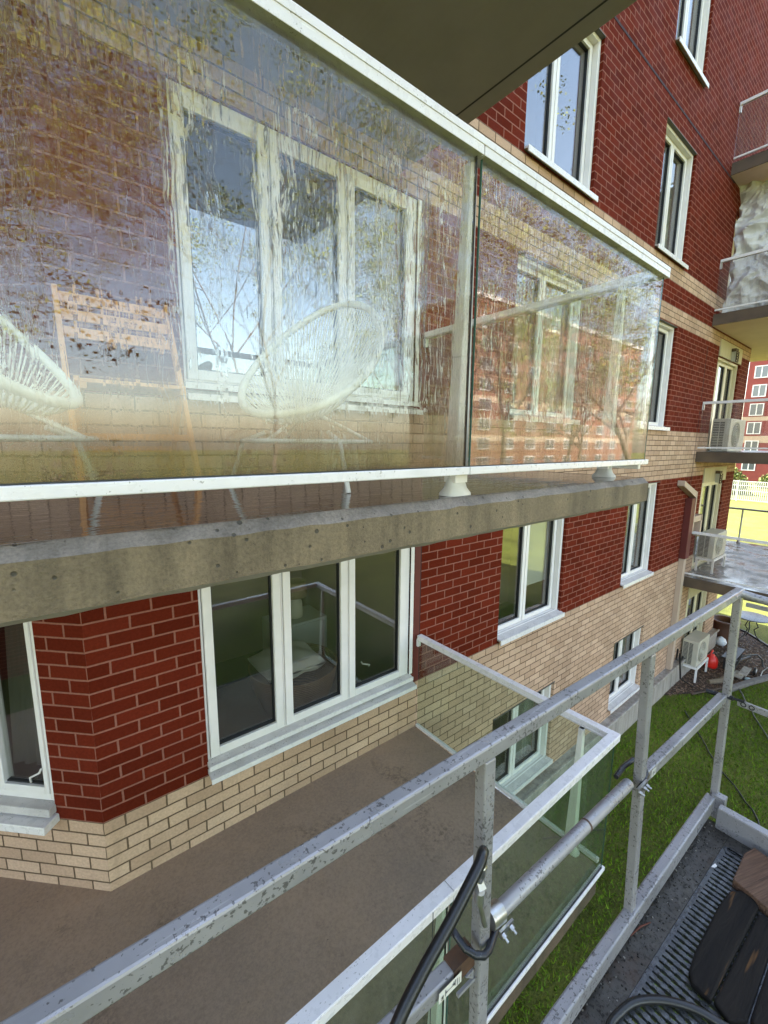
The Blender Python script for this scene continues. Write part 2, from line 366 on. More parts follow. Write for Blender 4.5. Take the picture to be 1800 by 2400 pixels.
for i in range(5200):
    x = random.uniform(9.9, 15.3); y = random.uniform(1.5, 2.88)
    if y < 2.6-(x-10.2)*.42 and x < 12.5: continue
    if x > 14.2 and y < 1.6+(x-14.2)*.95: continue
    s_ = random.uniform(.012, .035); a = random.uniform(0, 3.14); ca, sa = math.cos(a)*s_, math.sin(a)*s_
    z = G+.016+random.random()*.02; q = s_*.35
    b.add([(x-ca, y-sa, z), (x+sa*.35, y-ca*.35, z+q*random.random()), (x+ca, y+sa, z+q), (x-sa*.35, y+ca*.35, z)], [(0, 1, 2, 3)], random.randrange(3) if x < 13 else random.choice((0, 1, 2, 3)))
tag(obj('wood_chips', b, [mat('chip_a', (.17, .10, .06), .8), mat('chip_b', (.08, .045, .03), .8), mat('chip_c', (.26, .17, .11), .8), mat('chip_d', (.34, .30, .28), .8)]), 'brown wood chips and pebbles strewn over the garden bed', 'mulch', kind='stuff')

# ------------------------------------------------------------------ the apartment building
D = 2.9; ST = 2.62; Z0 = -2.362
bld = thing('apartment_building', 'red and beige brick apartment block with white windows, seen close from a scaffold', 'building', (0, 0, 0))
XL, XR = .107, 13.5
# windows: x0, x1, z0, z1 (opening), sash splits
wins = []
for k in range(-1, 4):
    s = k*ST
    if k == -1:
        wins += [(4.08, 5.50, -4.62, -3.36, 'A', k), (7.42, 8.66, -4.62, -3.36, 'B', k)]
    else:
        wins += [(4.08, 5.50, -2.335+s, -.64+s, 'A', k), (7.42, 8.66, -2.335+s, -.64+s, 'B', k)]
for k in (0, 1): wins.append((.745, 2.66, -2.36+k*ST, -.62+k*ST, 'bay', k))
doors = []
for k in range(-1, 3):
    z1 = 1.83+(k-1)*ST
    z0 = -.18+(k-1)*ST if k >= 0 else -4.7
    doors.append((11.08, 12.72, z0, z1, 'door', k))
holes = wins+doors
xs = sorted(set([XL, XR]+[h[0] for h in holes]+[h[1] for h in holes]))
bands = [(-4.76, Z0, 1), (Z0, -.615, 0), (-.615, .258, 1), (.258, 2.005, 0), (2.005, 2.267, 1), (2.267, 2.616, 0), (2.616, 2.878, 1), (2.878, 9.5, 0)]
zs = sorted(set([b_[0] for b_ in bands]+[9.5]+[h[2] for h in holes]+[h[3] for h in holes]))
zs = [z for z in zs if -4.76 <= z <= 9.5]
def zone(z):
    for a, b_, m_ in bands:
        if a <= z < b_: return m_
    return 0
b = MB()
for i in range(len(xs)-1):
    for j in range(len(zs)-1):
        x0, x1, z0, z1 = xs[i], xs[i+1], zs[j], zs[j+1]; xc, zc = (x0+x1)/2, (z0+z1)/2
        if any(h[0] < xc < h[1] and h[2] < zc < h[3] for h in holes): continue
        b.quad((x0, D, z0), (x1, D, z0), (x1, D, z1), (x0, D, z1), zone(zc), [(x0+.02, z0-Z0), (x1+.02, z0-Z0), (x1+.02, z1-Z0), (x0+.02, z1-Z0)])
RV = .12
for h in holes:
    x0, x1, z0, z1 = h[:4]
    zz = sorted([z0, z1]+[z for z in zs if z0 < z < z1])
    for j in range(len(zz)-1):
        a_, c_ = zz[j], zz[j+1]; zn = zone((a_+c_)/2)
        b.quad((x1, D, a_), (x1, D+RV, a_), (x1, D+RV, c_), (x1, D, c_), zn, [(x1+.02, a_-Z0), (x1+.02+RV, a_-Z0), (x1+.02+RV, c_-Z0), (x1+.02, c_-Z0)])
        b.quad((x0, D+RV, a_), (x0, D, a_), (x0, D, c_), (x0, D+RV, c_), zn, [(0, a_-Z0), (RV, a_-Z0), (RV, c_-Z0), (0, c_-Z0)])
    b.quad((x0, D, z1), (x1, D, z1), (x1, D+RV, z1), (x0, D+RV, z1), 0)
# angled side of the bay (45 degrees) and right end wall
dv = Vector((-.7071, .7071, 0)); P0 = Vector((XL, D, 0)); nin = Vector((.7071, .7071, 0))
def A(s, z, d=0.): q = P0+dv*s+nin*d; return (q.x, q.y, z)
LW = (.32, 1.75)
for a_, c_, mi in bands:
    for k in range(0, 3): pass
    segs = [(0, .32), (1.75, 2.2)]
    for s0, s1 in segs:
        b.quad(A(s1, a_), A(s0, a_), A(s0, c_), A(s1, c_), mi, [(-s1, a_-Z0), (-s0, a_-Z0), (-s0, c_-Z0), (-s1, c_-Z0)])
    # around the slanted windows
    for lo, hi in [(-4.76, -2.36), (-.62, .26), (2.0, 9.5)]:
        l_, h_ = max(lo, a_), min(hi, c_)
        if h_ > l_: b.quad(A(1.75, l_), A(.32, l_), A(.32, h_), A(1.75, h_), mi, [(-1.75, l_-Z0), (-.32, l_-Z0), (-.32, h_-Z0), (-1.75, h_-Z0)])
    if a_ < 2.7:
        l_, h_ = a_, min(c_, 2.6)
        b.quad(A(.32, l_), A(.32, l_, RV), A(.32, h_, RV), A(.32, h_), mi, [(0, l_-Z0), (RV, l_-Z0), (RV, h_-Z0), (0, h_-Z0)])
    q = A(2.2, 0); b.quad((-9, q[1], a_), (q[0], q[1], a_), (q[0], q[1], c_), (-9, q[1], c_), mi, [(-9, a_-Z0), (q[0], a_-Z0), (q[0], c_-Z0), (-9, c_-Z0)])
    b.quad((XR, D, a_), (XR, 4.6, a_), (XR, 4.6, c_), (XR, D, c_), mi, [(0, a_-Z0), (1.7, a_-Z0), (1.7, c_-Z0), (0, c_-Z0)])
b.box(XR-.1, 16.6, 4.6, 16, G, 13.6, 0)
b.box(-9, XR-.1, 14, 16, G, 13.6, 0); b.box(-9, 16.6, 4.7, 16, 13.6, 13.8, 1)
b.quad((-9, D, 9.5), (XR, D, 9.5), (XR, D, 13.6), (-9, D, 13.6), 0, [(0, 0), (22, 0), (22, 4), (0, 4)])
b.quad((-9, D, 13.7), (XR, D, 13.7), (XR, 14, 13.7), (-9, 14, 13.7), 0)
b.box(-9.2, -9, D, 16, G, 13.6, 0)
obj('wall', b, [M['red'], M['beige']], bld)
# plinth
b = MB(); b.box(2.9, 13.56, 2.80, 2.98, G-.3, -4.77); b.box(2.9, 13.56, 2.76, 2.80, -4.80, -4.755)
obj('plinth', b, M['plinth'], bld, bevel=.008)
# movement joints
jm = mat('joint_dark', (.03, .008, .008), .8)
for q in ((2.784, 2.796, D-.003, D+.01, -2.35, -.7), (10.335, 10.347, D-.003, D+.01, -4.7, 1.9), (5.6, 10.7, D-.004, D+.01, 4.872, 4.905)):
    b = MB(); b.box(*q); obj('movement_joint', b, jm, bld)

for k in (0, 1):
    b = MB(); b.box(2.712, 2.784, D-.004, D+.01, Z0+k*ST, -.62+k*ST); obj('painted_strip', b, M['redpaint'], bld)
# window units
def frame_ring(b, x0, x1, z0, z1, t, y0, y1, mi=0):
    b.box(x0, x0+t, y0, y1, z0, z1, mi); b.box(x1-t, x1, y0, y1, z0, z1, mi)
    b.box(x0+t, x1-t, y0, y1, z0, z0+t, mi); b.box(x0+t, x1-t, y0, y1, z1-t, z1, mi)
def make_window(x0, x1, z0, z1, ty, k):
    rec = .015 if ty == 'bay' else .06
    y = D+rec; fm = M['cream'] if ty == 'door' else M['frame']
    wn = {'bay': 'window', 'A': 'window', 'B': 'window', 'door': 'balcony_door'}[ty]
    b = MB()
    sz0 = z0+(.10 if ty == 'bay' else .0)
    if ty == 'bay':
        b.box(x0, x0+.02, y, y+.12, sz0, z1); b.box(x1-.06, x1, y, y+.12, sz0, z1); b.box(x0+.02, x1-.06, y, y+.12, sz0, sz0+.02); b.box(x0+.02, x1-.06, y, y+.12, z1-.055, z1)
        b.box(1.338, 1.352, y-.004, y+.1, sz0+.02, z1-.055); b.box(1.943, 1.957, y-.004, y+.1, sz0+.02, z1-.055)
    else: frame_ring(b, x0, x1, sz0, z1, .05, y-.02, y+.13)
    if ty == 'bay':
        sp = [(x0+.018, 1.340), (1.350, 1.945), (1.955, x1-.055)]
        b.box(x1, x1+.045, D-.004, D+.05, z0+.1, z1)      # strip beside the frame
    elif ty == 'door': sp = [(x0+.055, x0+.45), (x0+.45, x0+1.05), (x0+1.05, x1-.055)]
    else:
        mid = x0+(x1-x0)*.46; sp = [(x0+.055, mid), (mid, x1-.055)]
    fo = obj(wn, b, fm, bld, bevel=.006)
    b = MB(); g = MB(); ga = MB()
    for i, (a_, c_) in enumerate(sp):
        t_ = .055 if ty != 'door' else .06
        zz0, zz1 = sz0+(.018 if ty == 'bay' else .055), z1-.055
        if ty == 'bay': t_ = .062
        yo = 0 if ty == 'bay' else .055
        frame_ring(b, a_+.006, c_-.006, zz0, zz1, t_, y+yo-.012, y+yo+.05)
        frame_ring(ga, a_+.006+t_, c_-.006-t_, zz0+t_, zz1-t_, .009, y+yo+.012, y+yo+.045)
        g.box(a_+t_, c_-t_, y+yo+.03, y+yo+.036, zz0+t_, zz1-t_)
    obj('sash', b, fm, fo, bevel=.005); obj('gasket', ga, M['dark'], fo); obj('pane', g, M['pane'], fo)
    if ty != 'door':
        s_ = MB()
        if ty == 'bay':
            s_.prism([(x0-.005, D+.02, z0+.112), (x0-.005, D-.040, z0+.090), (x0-.005, D-.040, z0+.07), (x0-.005, D+.02, z0+.07)], (x1-x0+.02, 0, 0))
            s_.box(x0-.006, x1+.016, D-.052, D-.040, z0+.058, z0+.094, 1)
            s_.prism([(x0-.005, D+.02, z0+.056), (x0-.005, D-.086, z0+.020), (x0-.005, D-.086, z0+.0), (x0-.005, D+.02, z0+.02)], (x1-x0+.03, 0, 0))
            s_.box(x0-.006, x1+.026, D-.094, D-.086, z0-.014, z0+.024, 1)
        else:
            s_.prism([(x0, D+.07, z0+.055), (x0, D-.05, z0+.02), (x0, D-.05, z0+.0), (x0, D+.07, z0+.03)], (x1-x0+.02, 0, 0))
            s_.box(x0-.004, x1+.024, D-.060, D-.050, z0-.032, z0+.026, 1)
        obj('sill', s_, [M['sill'], M['white']], fo)
        if ty != 'bay':
            l_ = MB(); l_.box(x0+.002, x1-.002, D-.012, D+.075, z1-.012, z1-.002); obj('lintel_flashing', l_, mat('flashing', (.10, .09, .075), .6), fo)
    # room behind
    dp = 2.4 if ty == 'bay' else .9
    rm = MB(); ya, yb = y+.125, y+dp; e = .15
    X0, X1, Z0_, Z1_ = (x0-.25, x1+.12, z0-.45, z1+.15) if ty == 'bay' else (x0-e, x1+e, z0-e, z1+e)
    rm.quad((X0, yb, Z0_), (X1, yb, Z0_), (X1, yb, Z1_), (X0, yb, Z1_)); rm.quad((X0, ya, Z0_), (X0, yb, Z0_), (X0, yb, Z1_), (X0, ya, Z1_))
    rm.quad((X1, ya, Z0_), (X1, ya, Z1_), (X1, yb, Z1_), (X1, yb, Z0_)); rm.quad((X0, ya, Z1_), (X0, yb, Z1_), (X1, yb, Z1_), (X1, ya, Z1_))
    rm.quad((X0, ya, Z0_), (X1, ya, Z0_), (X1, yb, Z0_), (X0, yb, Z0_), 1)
    obj('room', rm, [M['room'], M['roomdark']], fo)
    if ty in ('A', 'B') :
        cu = MB(); random.seed(int(x0*10)+k)
        if (ty, k) == ('A', 2): pass
        elif (ty, k) in (('A', 0),):
            cu.box(mid+.05, x1-.07, y+.16, y+.163, z0+.45, z1); obj('roller_blind', cu, M['blind'], fo)
        else:
            for (ca_, cb_) in ([(x1-.42, x1-.05), (x0+.05, x0+.25)] if k != 2 else [(x1-.3, x1-.05)]):
                n_ = 22; pts = [(ca_+(cb_-ca_)*i/n_, y+.22+.03*math.sin(i*1.4+random.random())) for i in range(n_+1)]
                for i in range(n_): cu.quad((*pts[i], z0+.03), (*pts[i+1], z0+.03), (*pts[i+1], z1), (*pts[i], z1))
                obj('curtain', cu, M['curtain'], fo); cu = MB()
    if ty == 'door':
        cu = MB(); cu.box(x0+.62, x0+.95, y+.2, y+.21, z0, z1); obj('curtain', cu, M['curtain'], fo)
        sg = MB(); n_ = 9; zt = z1+.32
        for i in range(n_): sg.box(x0+.0+i*(x1-x0)/n_, x0+(i+1)*(x1-x0)/n_-.008, D-.02, D+.01, z1, zt)
        if k < 2: obj('siding_panel', sg, M['siding'], fo)
    return fo
for h in wins+doors: make_window(*h)
# slanted bay windows (left edge of the picture)
for k in (0, 1):
    z0, z1 = -2.36+k*ST, -.62+k*ST
    def rb(b, s0, s1, za, zb, d0, d1, mi=0):
        o = Vector(A(s0, za, d0)); b.obox(o, dv*(s1-s0), nin*(d1-d0), Vector((0, 0, zb-za)), mi)
    b = MB()
    for s0, s1, za, zb in [(.32, .36, z0+.1, z1), (1.71, 1.75, z0+.1, z1), (.36, 1.71, z0+.1, z0+.15), (.36, 1.71, z1-.05, z1), (.72, .80, z0+.15, z1-.05)]:
        rb(b, s0, s1, za, zb, .02, .12)
    fo = obj('window', b, M['frame'], bld, bevel=.005)
    b = MB()
    for s0, s1 in ((.36, .72), (.80, 1.71)):
        for a_ in ((s0, s0+.03, z0+.15, z1-.05), (s1-.05, s1, z0+.15, z1-.05), (s0+.03, s1-.05, z0+.15, z0+.20), (s0+.03, s1-.05, z1-.1, z1-.05)):
            rb(b, *a_, .01, .07)
    obj('sash', b, M['frame'], fo, bevel=.004)
    b = MB(); rb(b, .37, .71, z0+.19, z1-.06, .04, .046); rb(b, .81, 1.70, z0+.19, z1-.06, .04, .046); obj('pane', b, M['pane'], fo)
    b = MB()
    for s0, s1 in ((.39, .672), (.828, 1.66)):
        rb(b, s0, s1, z0+.2, z0+.21, .03, .06); rb(b, s0, s0+.008, z0+.21, z1-.1, .03, .06)
    obj('gasket', b, M['dark'], fo)
    b = MB(); rb(b, .315, 1.76, z0+.045, z0+.1, -.05, .03); rb(b, .30, 1.78, z0-.02, z0+.035, -.11, .02, 1)
    obj('sill', b, [M['sill'], M['white']], fo, bevel=.006)
    b = MB(); 
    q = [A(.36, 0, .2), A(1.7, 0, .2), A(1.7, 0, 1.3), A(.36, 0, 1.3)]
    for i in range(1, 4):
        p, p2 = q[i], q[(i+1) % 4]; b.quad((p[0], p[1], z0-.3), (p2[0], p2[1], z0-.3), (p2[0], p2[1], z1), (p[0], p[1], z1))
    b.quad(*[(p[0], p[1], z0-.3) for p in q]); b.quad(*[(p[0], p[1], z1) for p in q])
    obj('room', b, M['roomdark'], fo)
    b = MB(); n_ = 12
    for i in range(n_):
        s0 = .5+i*.028; b.quad(A(s0, z0+.15, .24+.02*math.sin(i*2)), A(s0+.028, z0+.15, .24+.02*math.sin(i*2+2)), A(s0+.028-.1, z1, .24), A(s0-.1, z1, .24))
    obj('curtain', b, mat('sheer_curtain', (.20, .20, .17), .9), fo)
    b = MB(); z = z0+.21; b.tube([A(.50, z, .03), A(.47, z+.06, -.0), A(.40, z+.10, .0), A(.385, z+.13, .0)], .006, 6); obj('crank_handle', b, M['frame'], fo)
# crank handle in the bay window
for k in (0,):
    b = MB(); z = -2.10; b.tube([(2.27, 3.04, z), (2.25, 3.0, z+.04), (2.17, 3.0, z+.075), (2.155, 3.0, z+.10)], .007, 6); obj('crank_handle', b, M['frame'], bld)

# near balconies ----------------------------------------------------------
BY = 1.02
def slab(name, zt, x1, edge=True, wet=False, y0=BY, x0=-2.6, edgemat='concrete', th=.165):
    b = MB(); zb = zt-th; ch = .03
    # front face with chamfer, subdivided and slightly ragged
    n_ = 90; random.seed(int(zt*100)+7)
    prof = []
    for i in range(n_+1):
        x = x0+(x1-x0)*i/n_; j = random.uniform(-.004, .004)
        prof.append([(x, y0+ch*1.1+j, zt), (x, y0+j*.5, zt-ch+random.uniform(-.003, .003)), (x, y0+random.uniform(-.001, .001), zb+.026+random.uniform(-.002, .002)), (x, y0+.05, zb+random.uniform(-.002, .003)), (x, 3.4 if i < 20 else D-.001, zb)])
    for i in range(n_):
        p, q = prof[i], prof[i+1]
        b.quad(p[1], q[1], q[0], p[0], 1); b.quad(p[2], q[2], q[1], p[1], 0); b.quad(p[3], q[3], q[2], p[2], 2); b.quad(p[4], q[4], q[3], p[3], 2)
    e = prof[-1]; b.add([e[0], e[1], e[2], e[3], (x1, D, zb), (x1, D, zt)], [(0, 1, 2, 3, 4, 5)], 0)
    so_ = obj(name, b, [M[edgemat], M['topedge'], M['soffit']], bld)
    b = MB(); b.quad((x0, y0+ch*1.1-.004, zt-.001), (x1, y0+ch*1.1-.004, zt-.001), (x1, D, zt-.001), (x0, D, zt-.001)); b.quad((x0, D, zt-.001), (XL, D, zt-.001), (XL-1.2, D+1.2, zt-.001), (x0, D+1.2, zt-.001))
    obj('floor', b, M['floor_wet'] if wet else M['floor_dry'], so_)
    return so_
Z3, Z2 = -.195, -2.862
slab('balcony_slab', Z3, 2.87, wet=True); slab('balcony_slab', Z2, 2.75, y0=1.035, edgemat='slabmoss', th=.25)
s4 = slab('balcony_slab', 2.42, 2.62)
b = MB(); b.box(2.49, 2.502, BY, D-.03, 2.2535, 2.256); b.box(-2.6, 2.49, BY+.09, BY+.102, 2.2535, 2.256); obj('drip_groove', b, M['dark'], s4)
b = MB(); b.box(1.60, 1.604, 1.5, 1.56, 2.2525, 2.2548); obj('paint_drip', b, M['white'], s4)
M['gedge'] = mat('green_glass_edge', (.05, .13, .10), .2)
M['postwhite'] = noisy('white_painted_post', (.92, .88, .84), (.86, .82, .78), .4, 5, .05)
def railing(zf, glassm, z0, zt):
    h0 = zt-.052
    b = MB()   # handrail front (two lengths butting at 1.20) and side
    rail_y0, rail_y1 = 1.0, 1.055
    b.box(-2.6, 1.198, rail_y0, rail_y1, h0, zt); b.box(1.202, 2.80, rail_y0, rail_y1, h0, zt)
    b.box(-2.6, 2.795, rail_y0-.0025, rail_y0, h0+.028, zt-.004); 
    fr = obj('balcony_railing', b, M['white'], bld, bevel=.004)
    b = MB(); b.box(2.745, 2.80, rail_y1, D-.02, h0, zt-.001); b.box(2.738, 2.745, rail_y1, D-.02, h0+.004, h0+.02); b.box(2.75, 2.79, D-.03, D-.001, h0-.07, h0); obj('side_handrail', b, M['white'], fr, bevel=.004)
    b = MB(); b.box(-2.6, 1.198, 1.005, 1.04, z0, z0+.028); b.box(1.202, 2.79, 1.005, 1.04, z0, z0+.028); obj('bottom_rail', b, M['white'], fr, bevel=.003)
    b = MB(); b.box(2.757, 2.79, 1.045, D-.01, max(z0-.03, zf+.002), max(z0-.004, zf+.028)); obj('side_bottom_rail', b, M['white'], fr, bevel=.003)
    for xa, xb in ((-.9, 1.182), (1.212, 2.765)):
        b = MB(); b.box(xa, xb, 1.018, 1.024, z0+.02, h0+.01); obj('glass_panel', b, glassm, fr)
    b = MB(); b.box(2.768, 2.774, 1.06, D-.02, max(z0-.01, zf+.02), h0+.01); obj('glass_panel', b, M['railglass'], fr)
    b = MB(); b.box(-.9, 2.765, 1.014, 1.028, z0+.026, z0+.031); b.box(1.1835, 1.1855, 1.016, 1.026, z0+.03, h0); obj('gasket', b, M['dark'], fr)
    for q in (1.210, 2.765): b = MB(); b.box(q, q+.002, 1.017, 1.025, z0+.02, h0); obj('glass_edge', b, M['gedge'], fr)
    def post(cx, cy, ax, tx, ty):
        p = MB()
        # flat tapering post, wider at the foot, on a cast shoe
        for (wd0, dp0, za), (wd1, dp1, zb_) in zip([(.034, .030, zf+.05), (.026, .024, zf+.5)], [(.026, .024, zf+.5), (.017, .016, h0)]):
            if ax: wd0, dp0, wd1, dp1 = dp0, wd0, dp1, wd1
            k0, k1 = (za-zf)/(h0-zf), (zb_-zf)/(h0-zf); ax_, ay_, bx_, by_ = cx+(tx-cx)*k0, cy+(ty-cy)*k0, cx+(tx-cx)*k1, cy+(ty-cy)*k1
            vs = [(ax_-wd0, ay_-dp0, za), (ax_+wd0, ay_-dp0, za), (ax_+wd0, ay_+dp0, za), (ax_-wd0, ay_+dp0, za), (bx_-wd1, by_-dp1, zb_), (bx_+wd1, by_-dp1, zb_), (bx_+wd1, by_+dp1, zb_), (bx_-wd1, by_+dp1, zb_)]
            p.add(vs, [(0, 1, 5, 4), (1, 2, 6, 5), (2, 3, 7, 6), (3, 0, 4, 7), (4, 5, 6, 7)])
        po = obj('post', p, M['postwhite'], fr, bevel=.004)
        p = MB(); prof = [(.066, 0), (.064, .010), (.048, .028), (.037, .06), (.034, .10), (.032, .13)]
        vs = []; 
        for r_, h_ in prof:
            rx, ry = (r_, r_*.62) if not ax else (r_*.62, r_)
            for q in range(16):
                a_ = 2*math.pi*q/16; cxx = abs(math.cos(a_))**.6*math.copysign(1, math.cos(a_)); syy = abs(math.sin(a_))**.6*math.copysign(1, math.sin(a_))
                vs.append((cx+rx*cxx, cy+ry*syy, zf+h_))
        p.add(vs, [(i*16+q, i*16+(q+1) % 16, (i+1)*16+(q+1) % 16, (i+1)*16+q) for i in range(len(prof)-1) for q in range(16)], smooth=True)
        obj('foot', p, M['bracket'], po)
        p = MB(); p.tube([(tx, ty, h0-.05), (tx, ty, h0)], .019, 10); obj('collar', p, M['white'], po)
    post(1.235, 1.105, False, 1.207, 1.062); post(2.715, 1.22, True, 2.735, 1.22)
    return fr
railing(Z3, M['wetglass'], Z3+.085, Z3+1.155); railing(Z2, M['railglass'], -2.900, -1.862)

# far balconies ------------------------------------------------------------
def far_balcony(zt, top=True, clothy=False):
    zb = zt-.21; X0, X1 = 10.45, 15.5
    poly = [(X0, D, 0), (X0, .7, 0), (14.6, .7, 0), (15.2, 1.1, 0), (15.5, 1.9, 0), (15.62, 3.0, 0), (15.4, 4.55, 0), (XR, 4.55, 0), (XR, D, 0)]
    b = MB(); b.prism([(x, y, zb) for x, y, _ in poly], (0, 0, zt-zb-.004)); b.m = [0]*len(b.m); b.m[0] = 1
    so_ = recalc(obj('balcony_slab', b, [M['slabedge_far'], M['soffit_far']], bld))
    b = MB(); b.add([(x, y, zt) for x, y, _ in poly], [tuple(range(len(poly)))[::-1]]); recalc(obj('floor', b, M['floor_far'], so_))
    for p_ in so_.children[-1].data.polygons:
        if p_.normal.z < 0: p_.flip()
    b = MB(); b.box(X0-.02, X0-.001, .7, D-.004, zb+.0, zt-.03); 
    if top: obj('edge_flashing', b, M['slabedge_far'], so_)
    zr = zt+.98; zq = zt+.06
    b = MB(); b.box(X0, X0+.055, .7, D-.005, zr-.05, zr); b.box(X0, X0+.03, .7, D-.005, zq, zq+.03); fr = obj('balcony_railing', b, M['white'], bld, bevel=.004)
    b = MB(); b.box(X0+.012, X0+.02, .7, D-.01, zq+.03, zr-.05); obj('glass_panel', b, M['farglass'], fr)
    b = MB(); b.box(X0+.012, X0+.055, D-.03, D-.001, zr-.16, zr-.05); obj('wall_bracket', b, M['white'], fr)
    if clothy: return
    path = [(15.0, 1.1), (15.33, 1.9), (15.42, 3.0), (15.25, 4.4)]
    b = MB(); b.tube([(x, y, zr) for x, y in path], .028, 8); b.tube([(x, y, zt+.10) for x, y in path], .02, 8); obj('outer_handrail', b, M['galv'], fr)
    for x, y in path[1:3]:
        b = MB(); b.tube([(x-.02, y, zt), (x, y, zt+.12), (x, y, zr)], [.05, .022, .02], 8); obj('post', b, M['galv'], fr)
for k, zt in enumerate((-2.735, -.115, 2.505, 5.125)): far_balcony(zt, True, k > 0)

# downpipe with red cover -------------------------------------------------
b = MB(); b.box(10.16, 10.30, D-.10, D-.001, -4.76, -2.30)
dp = thing('downpipe', 'beige rectangular downpipe with red upper casing, beside far corner balconies', 'downpipe', (10.2, 2.85, -4.76))
obj('lower_pipe', b, M['pinkpaint'], dp, bevel=.006)
b = MB(); b.box(10.14, 10.36, D-.12, D-.001, -2.30, -1.05); obj('casing', b, M['redpaint'], dp, bevel=.006)
b = MB(); b.prism([(10.36, D-.125, -1.75), (10.40, D-.125, -1.75), (10.40, D-.125, -.93), (10.36, D-.125, -.93)], (0, .12, 0))
b.prism([(9.62, D-.12, -.68), (10.40, D-.12, -.93), (10.40, D-.12, -1.06), (9.62, D-.12, -.78)], (0, .119, 0)); 
obj('offset_elbow', b, M['pinkpaint'], dp)
b = MB(); b.prism([(9.56, D-.125, -.66), (9.64, D-.125, -.685), (9.64, D-.125, -.80), (9.56, D-.125, -.76)], (0, .12, 0)); b.box(10.40, 10.9, D-.12, D-.001, -1.56, -1.44); b.box(10.86, 10.94, D-.12, D-.001, -1.9, -1.44)
obj('side_branch', b, [M['pinkpaint']], dp)

# wall lamps above the doors
for zt, nm in ((-.115, 'beneath the crumpled tarp balcony'), (-2.735, 'beneath the middle corner balcony')):
    z = zt+2.12
    lamp = thing('wall_lamp', 'small caged wall light on cream siding, '+nm, 'wall light', (11.95, 2.88, z), None)
    b = MB(); b.box(11.85, 12.05, 2.80, 2.879, z+.0, z+.06); obj('lamp_cap', b, M['slabedge_far'], lamp)
    b = MB()
    for i in range(4): b.box(11.87, 12.03, 2.78, 2.80, z-.22+i*.055, z-.20+i*.055)
    for x in (11.87, 12.02): b.box(x, x+.01, 2.78, 2.80, z-.22, z)
    obj('cage', b, M['slabedge_far'], lamp)
    b = MB(); b.box(11.89, 12.01, 2.81, 2.878, z-.2, z-.002); obj('lens', b, M['curtain'], lamp)

# ------------------------------------------------------------------ furniture seen through the glass
def acapulco(c, face, label, s=1.0, zf=Z3):
    root = thing('cord_chair', label, 'chair', (c[0], c[1], zf), 'white corded lounge chairs on the upper balcony')
    f = Vector((math.cos(face), math.sin(face), 0)); sd_ = Vector((-f.y, f.x, 0)); up = Vector((0, 0, 1)); o = Vector((c[0], c[1], zf))
    def P(a, b_, h): return o+f*a*s+sd_*b_*s+up*h*s
    n_ = 56; ring = []
    for i in range(n_):
        a_ = 2*math.pi*i/n_          # 0 = top back, pi = front
        w_ = .335*math.sin(a_)*(1+.12*math.cos(a_+math.pi))
        t_ = (1-math.cos(a_))/2      # 0 back top, 1 front
        ring.append(P(-.36+.60*t_, w_, .32+.60*(1-t_)**1.1))
    b = MB(); b.tube([p for p in ring], .017, 8, closed=True); obj('hoop', b, M['rope'], root)
    inner = [P(.02+.085*math.cos(2*math.pi*i/n_+math.pi), .10*math.sin(2*math.pi*i/n_), .34+.02*math.cos(2*math.pi*i/n_)) for i in range(n_)]
    b = MB()
    for i in range(n_):
        p, q = ring[i], inner[i]; mid = (p+q)/2+Vector((0, 0, -.035))
        b.tube([p, p*.5+mid*.5+Vector((0, 0, -.008)), mid, q], .0032, 4, cap=False)
        j = (i+.5)*2*math.pi/n_; t_ = (1-math.cos(j))/2
        p2 = P(-.36+.60*t_, .335*math.sin(j)*(1+.12*math.cos(j+math.pi)), .32+.60*(1-t_)**1.1); b.tube([p2, (p2+q)/2+Vector((0, 0, -.035)), q], .0032, 4, cap=False)
    obj('cord_seat', b, M['rope'], root)
    b = MB(); b.tube(inner, .012, 6, closed=True); base = [P(.30*math.cos(2*math.pi*i/32), .30*math.sin(2*math.pi*i/32), .21) for i in range(32)]
    b.tube(base, .009, 6, closed=True)
    for j in range(3):
        a_ = 2*math.pi*j/3; b.tube([P(.05*math.cos(a_), .05*math.sin(a_), .335), P(.30*math.cos(a_), .30*math.sin(a_), .21)], .008, 6)
    obj('base_ring', b, M['chairwhite'], root)
    for j in range(3):
        a_ = 2*math.pi*j/3+math.pi; b = MB()
        b.tube([P(.20*math.cos(a_), .20*math.sin(a_), .25), P(.30*math.cos(a_), .30*math.sin(a_), .21), P(.37*math.cos(a_), .37*math.sin(a_), 0)], .010, 8); obj('leg', b, M['chairwhite'], root)
acapulco((.95, 1.73), R(207), 'white corded egg chair in front of the three-pane window, facing left', .94)
acapulco((-.13, 1.70), R(-28), 'white corded egg chair at the left end of the balcony, cropped by the photo edge', .94)
# wooden folding chair
wc = thing('folding_chair', 'pale wooden folding chair with slatted back against red brick, behind wet glass', 'chair', (.38, 2.45, Z3))
xa, xb = .13, .60
def bar(b, p, q, w_, t_, upv=(0, 0, 1)):
    p, q = Vector(p), Vector(q); d_ = (q-p).normalized(); s_ = d_.cross(Vector(upv)).normalized()*w_; n_ = s_.cross(d_).normalized()*t_
    b.obox(p-s_/2-n_/2, q-p, s_, n_)
for x in (xa, xb):
    b = MB(); bar(b, (x, 2.62, .70), (x, 2.18, Z3), .022, .04, (0, 1, 0)); obj('back_post', b, M['teak'], wc, bevel=.003)
    b = MB(); x2 = x+(.028 if x == xa else -.028); bar(b, (x2, 2.28, .26), (x2, 2.66, Z3), .022, .036, (0, 1, 0)); obj('leg', b, M['teak'], wc, bevel=.003)
for i in range(3):
    z = .66-.085*i; y = 2.605-.045*i; b = MB(); b.box(xa+.012, xb-.012, y-.01, y+.006, z-.028, z+.02); obj('back_slat', b, M['teak'], wc, bevel=.003)
b = MB()
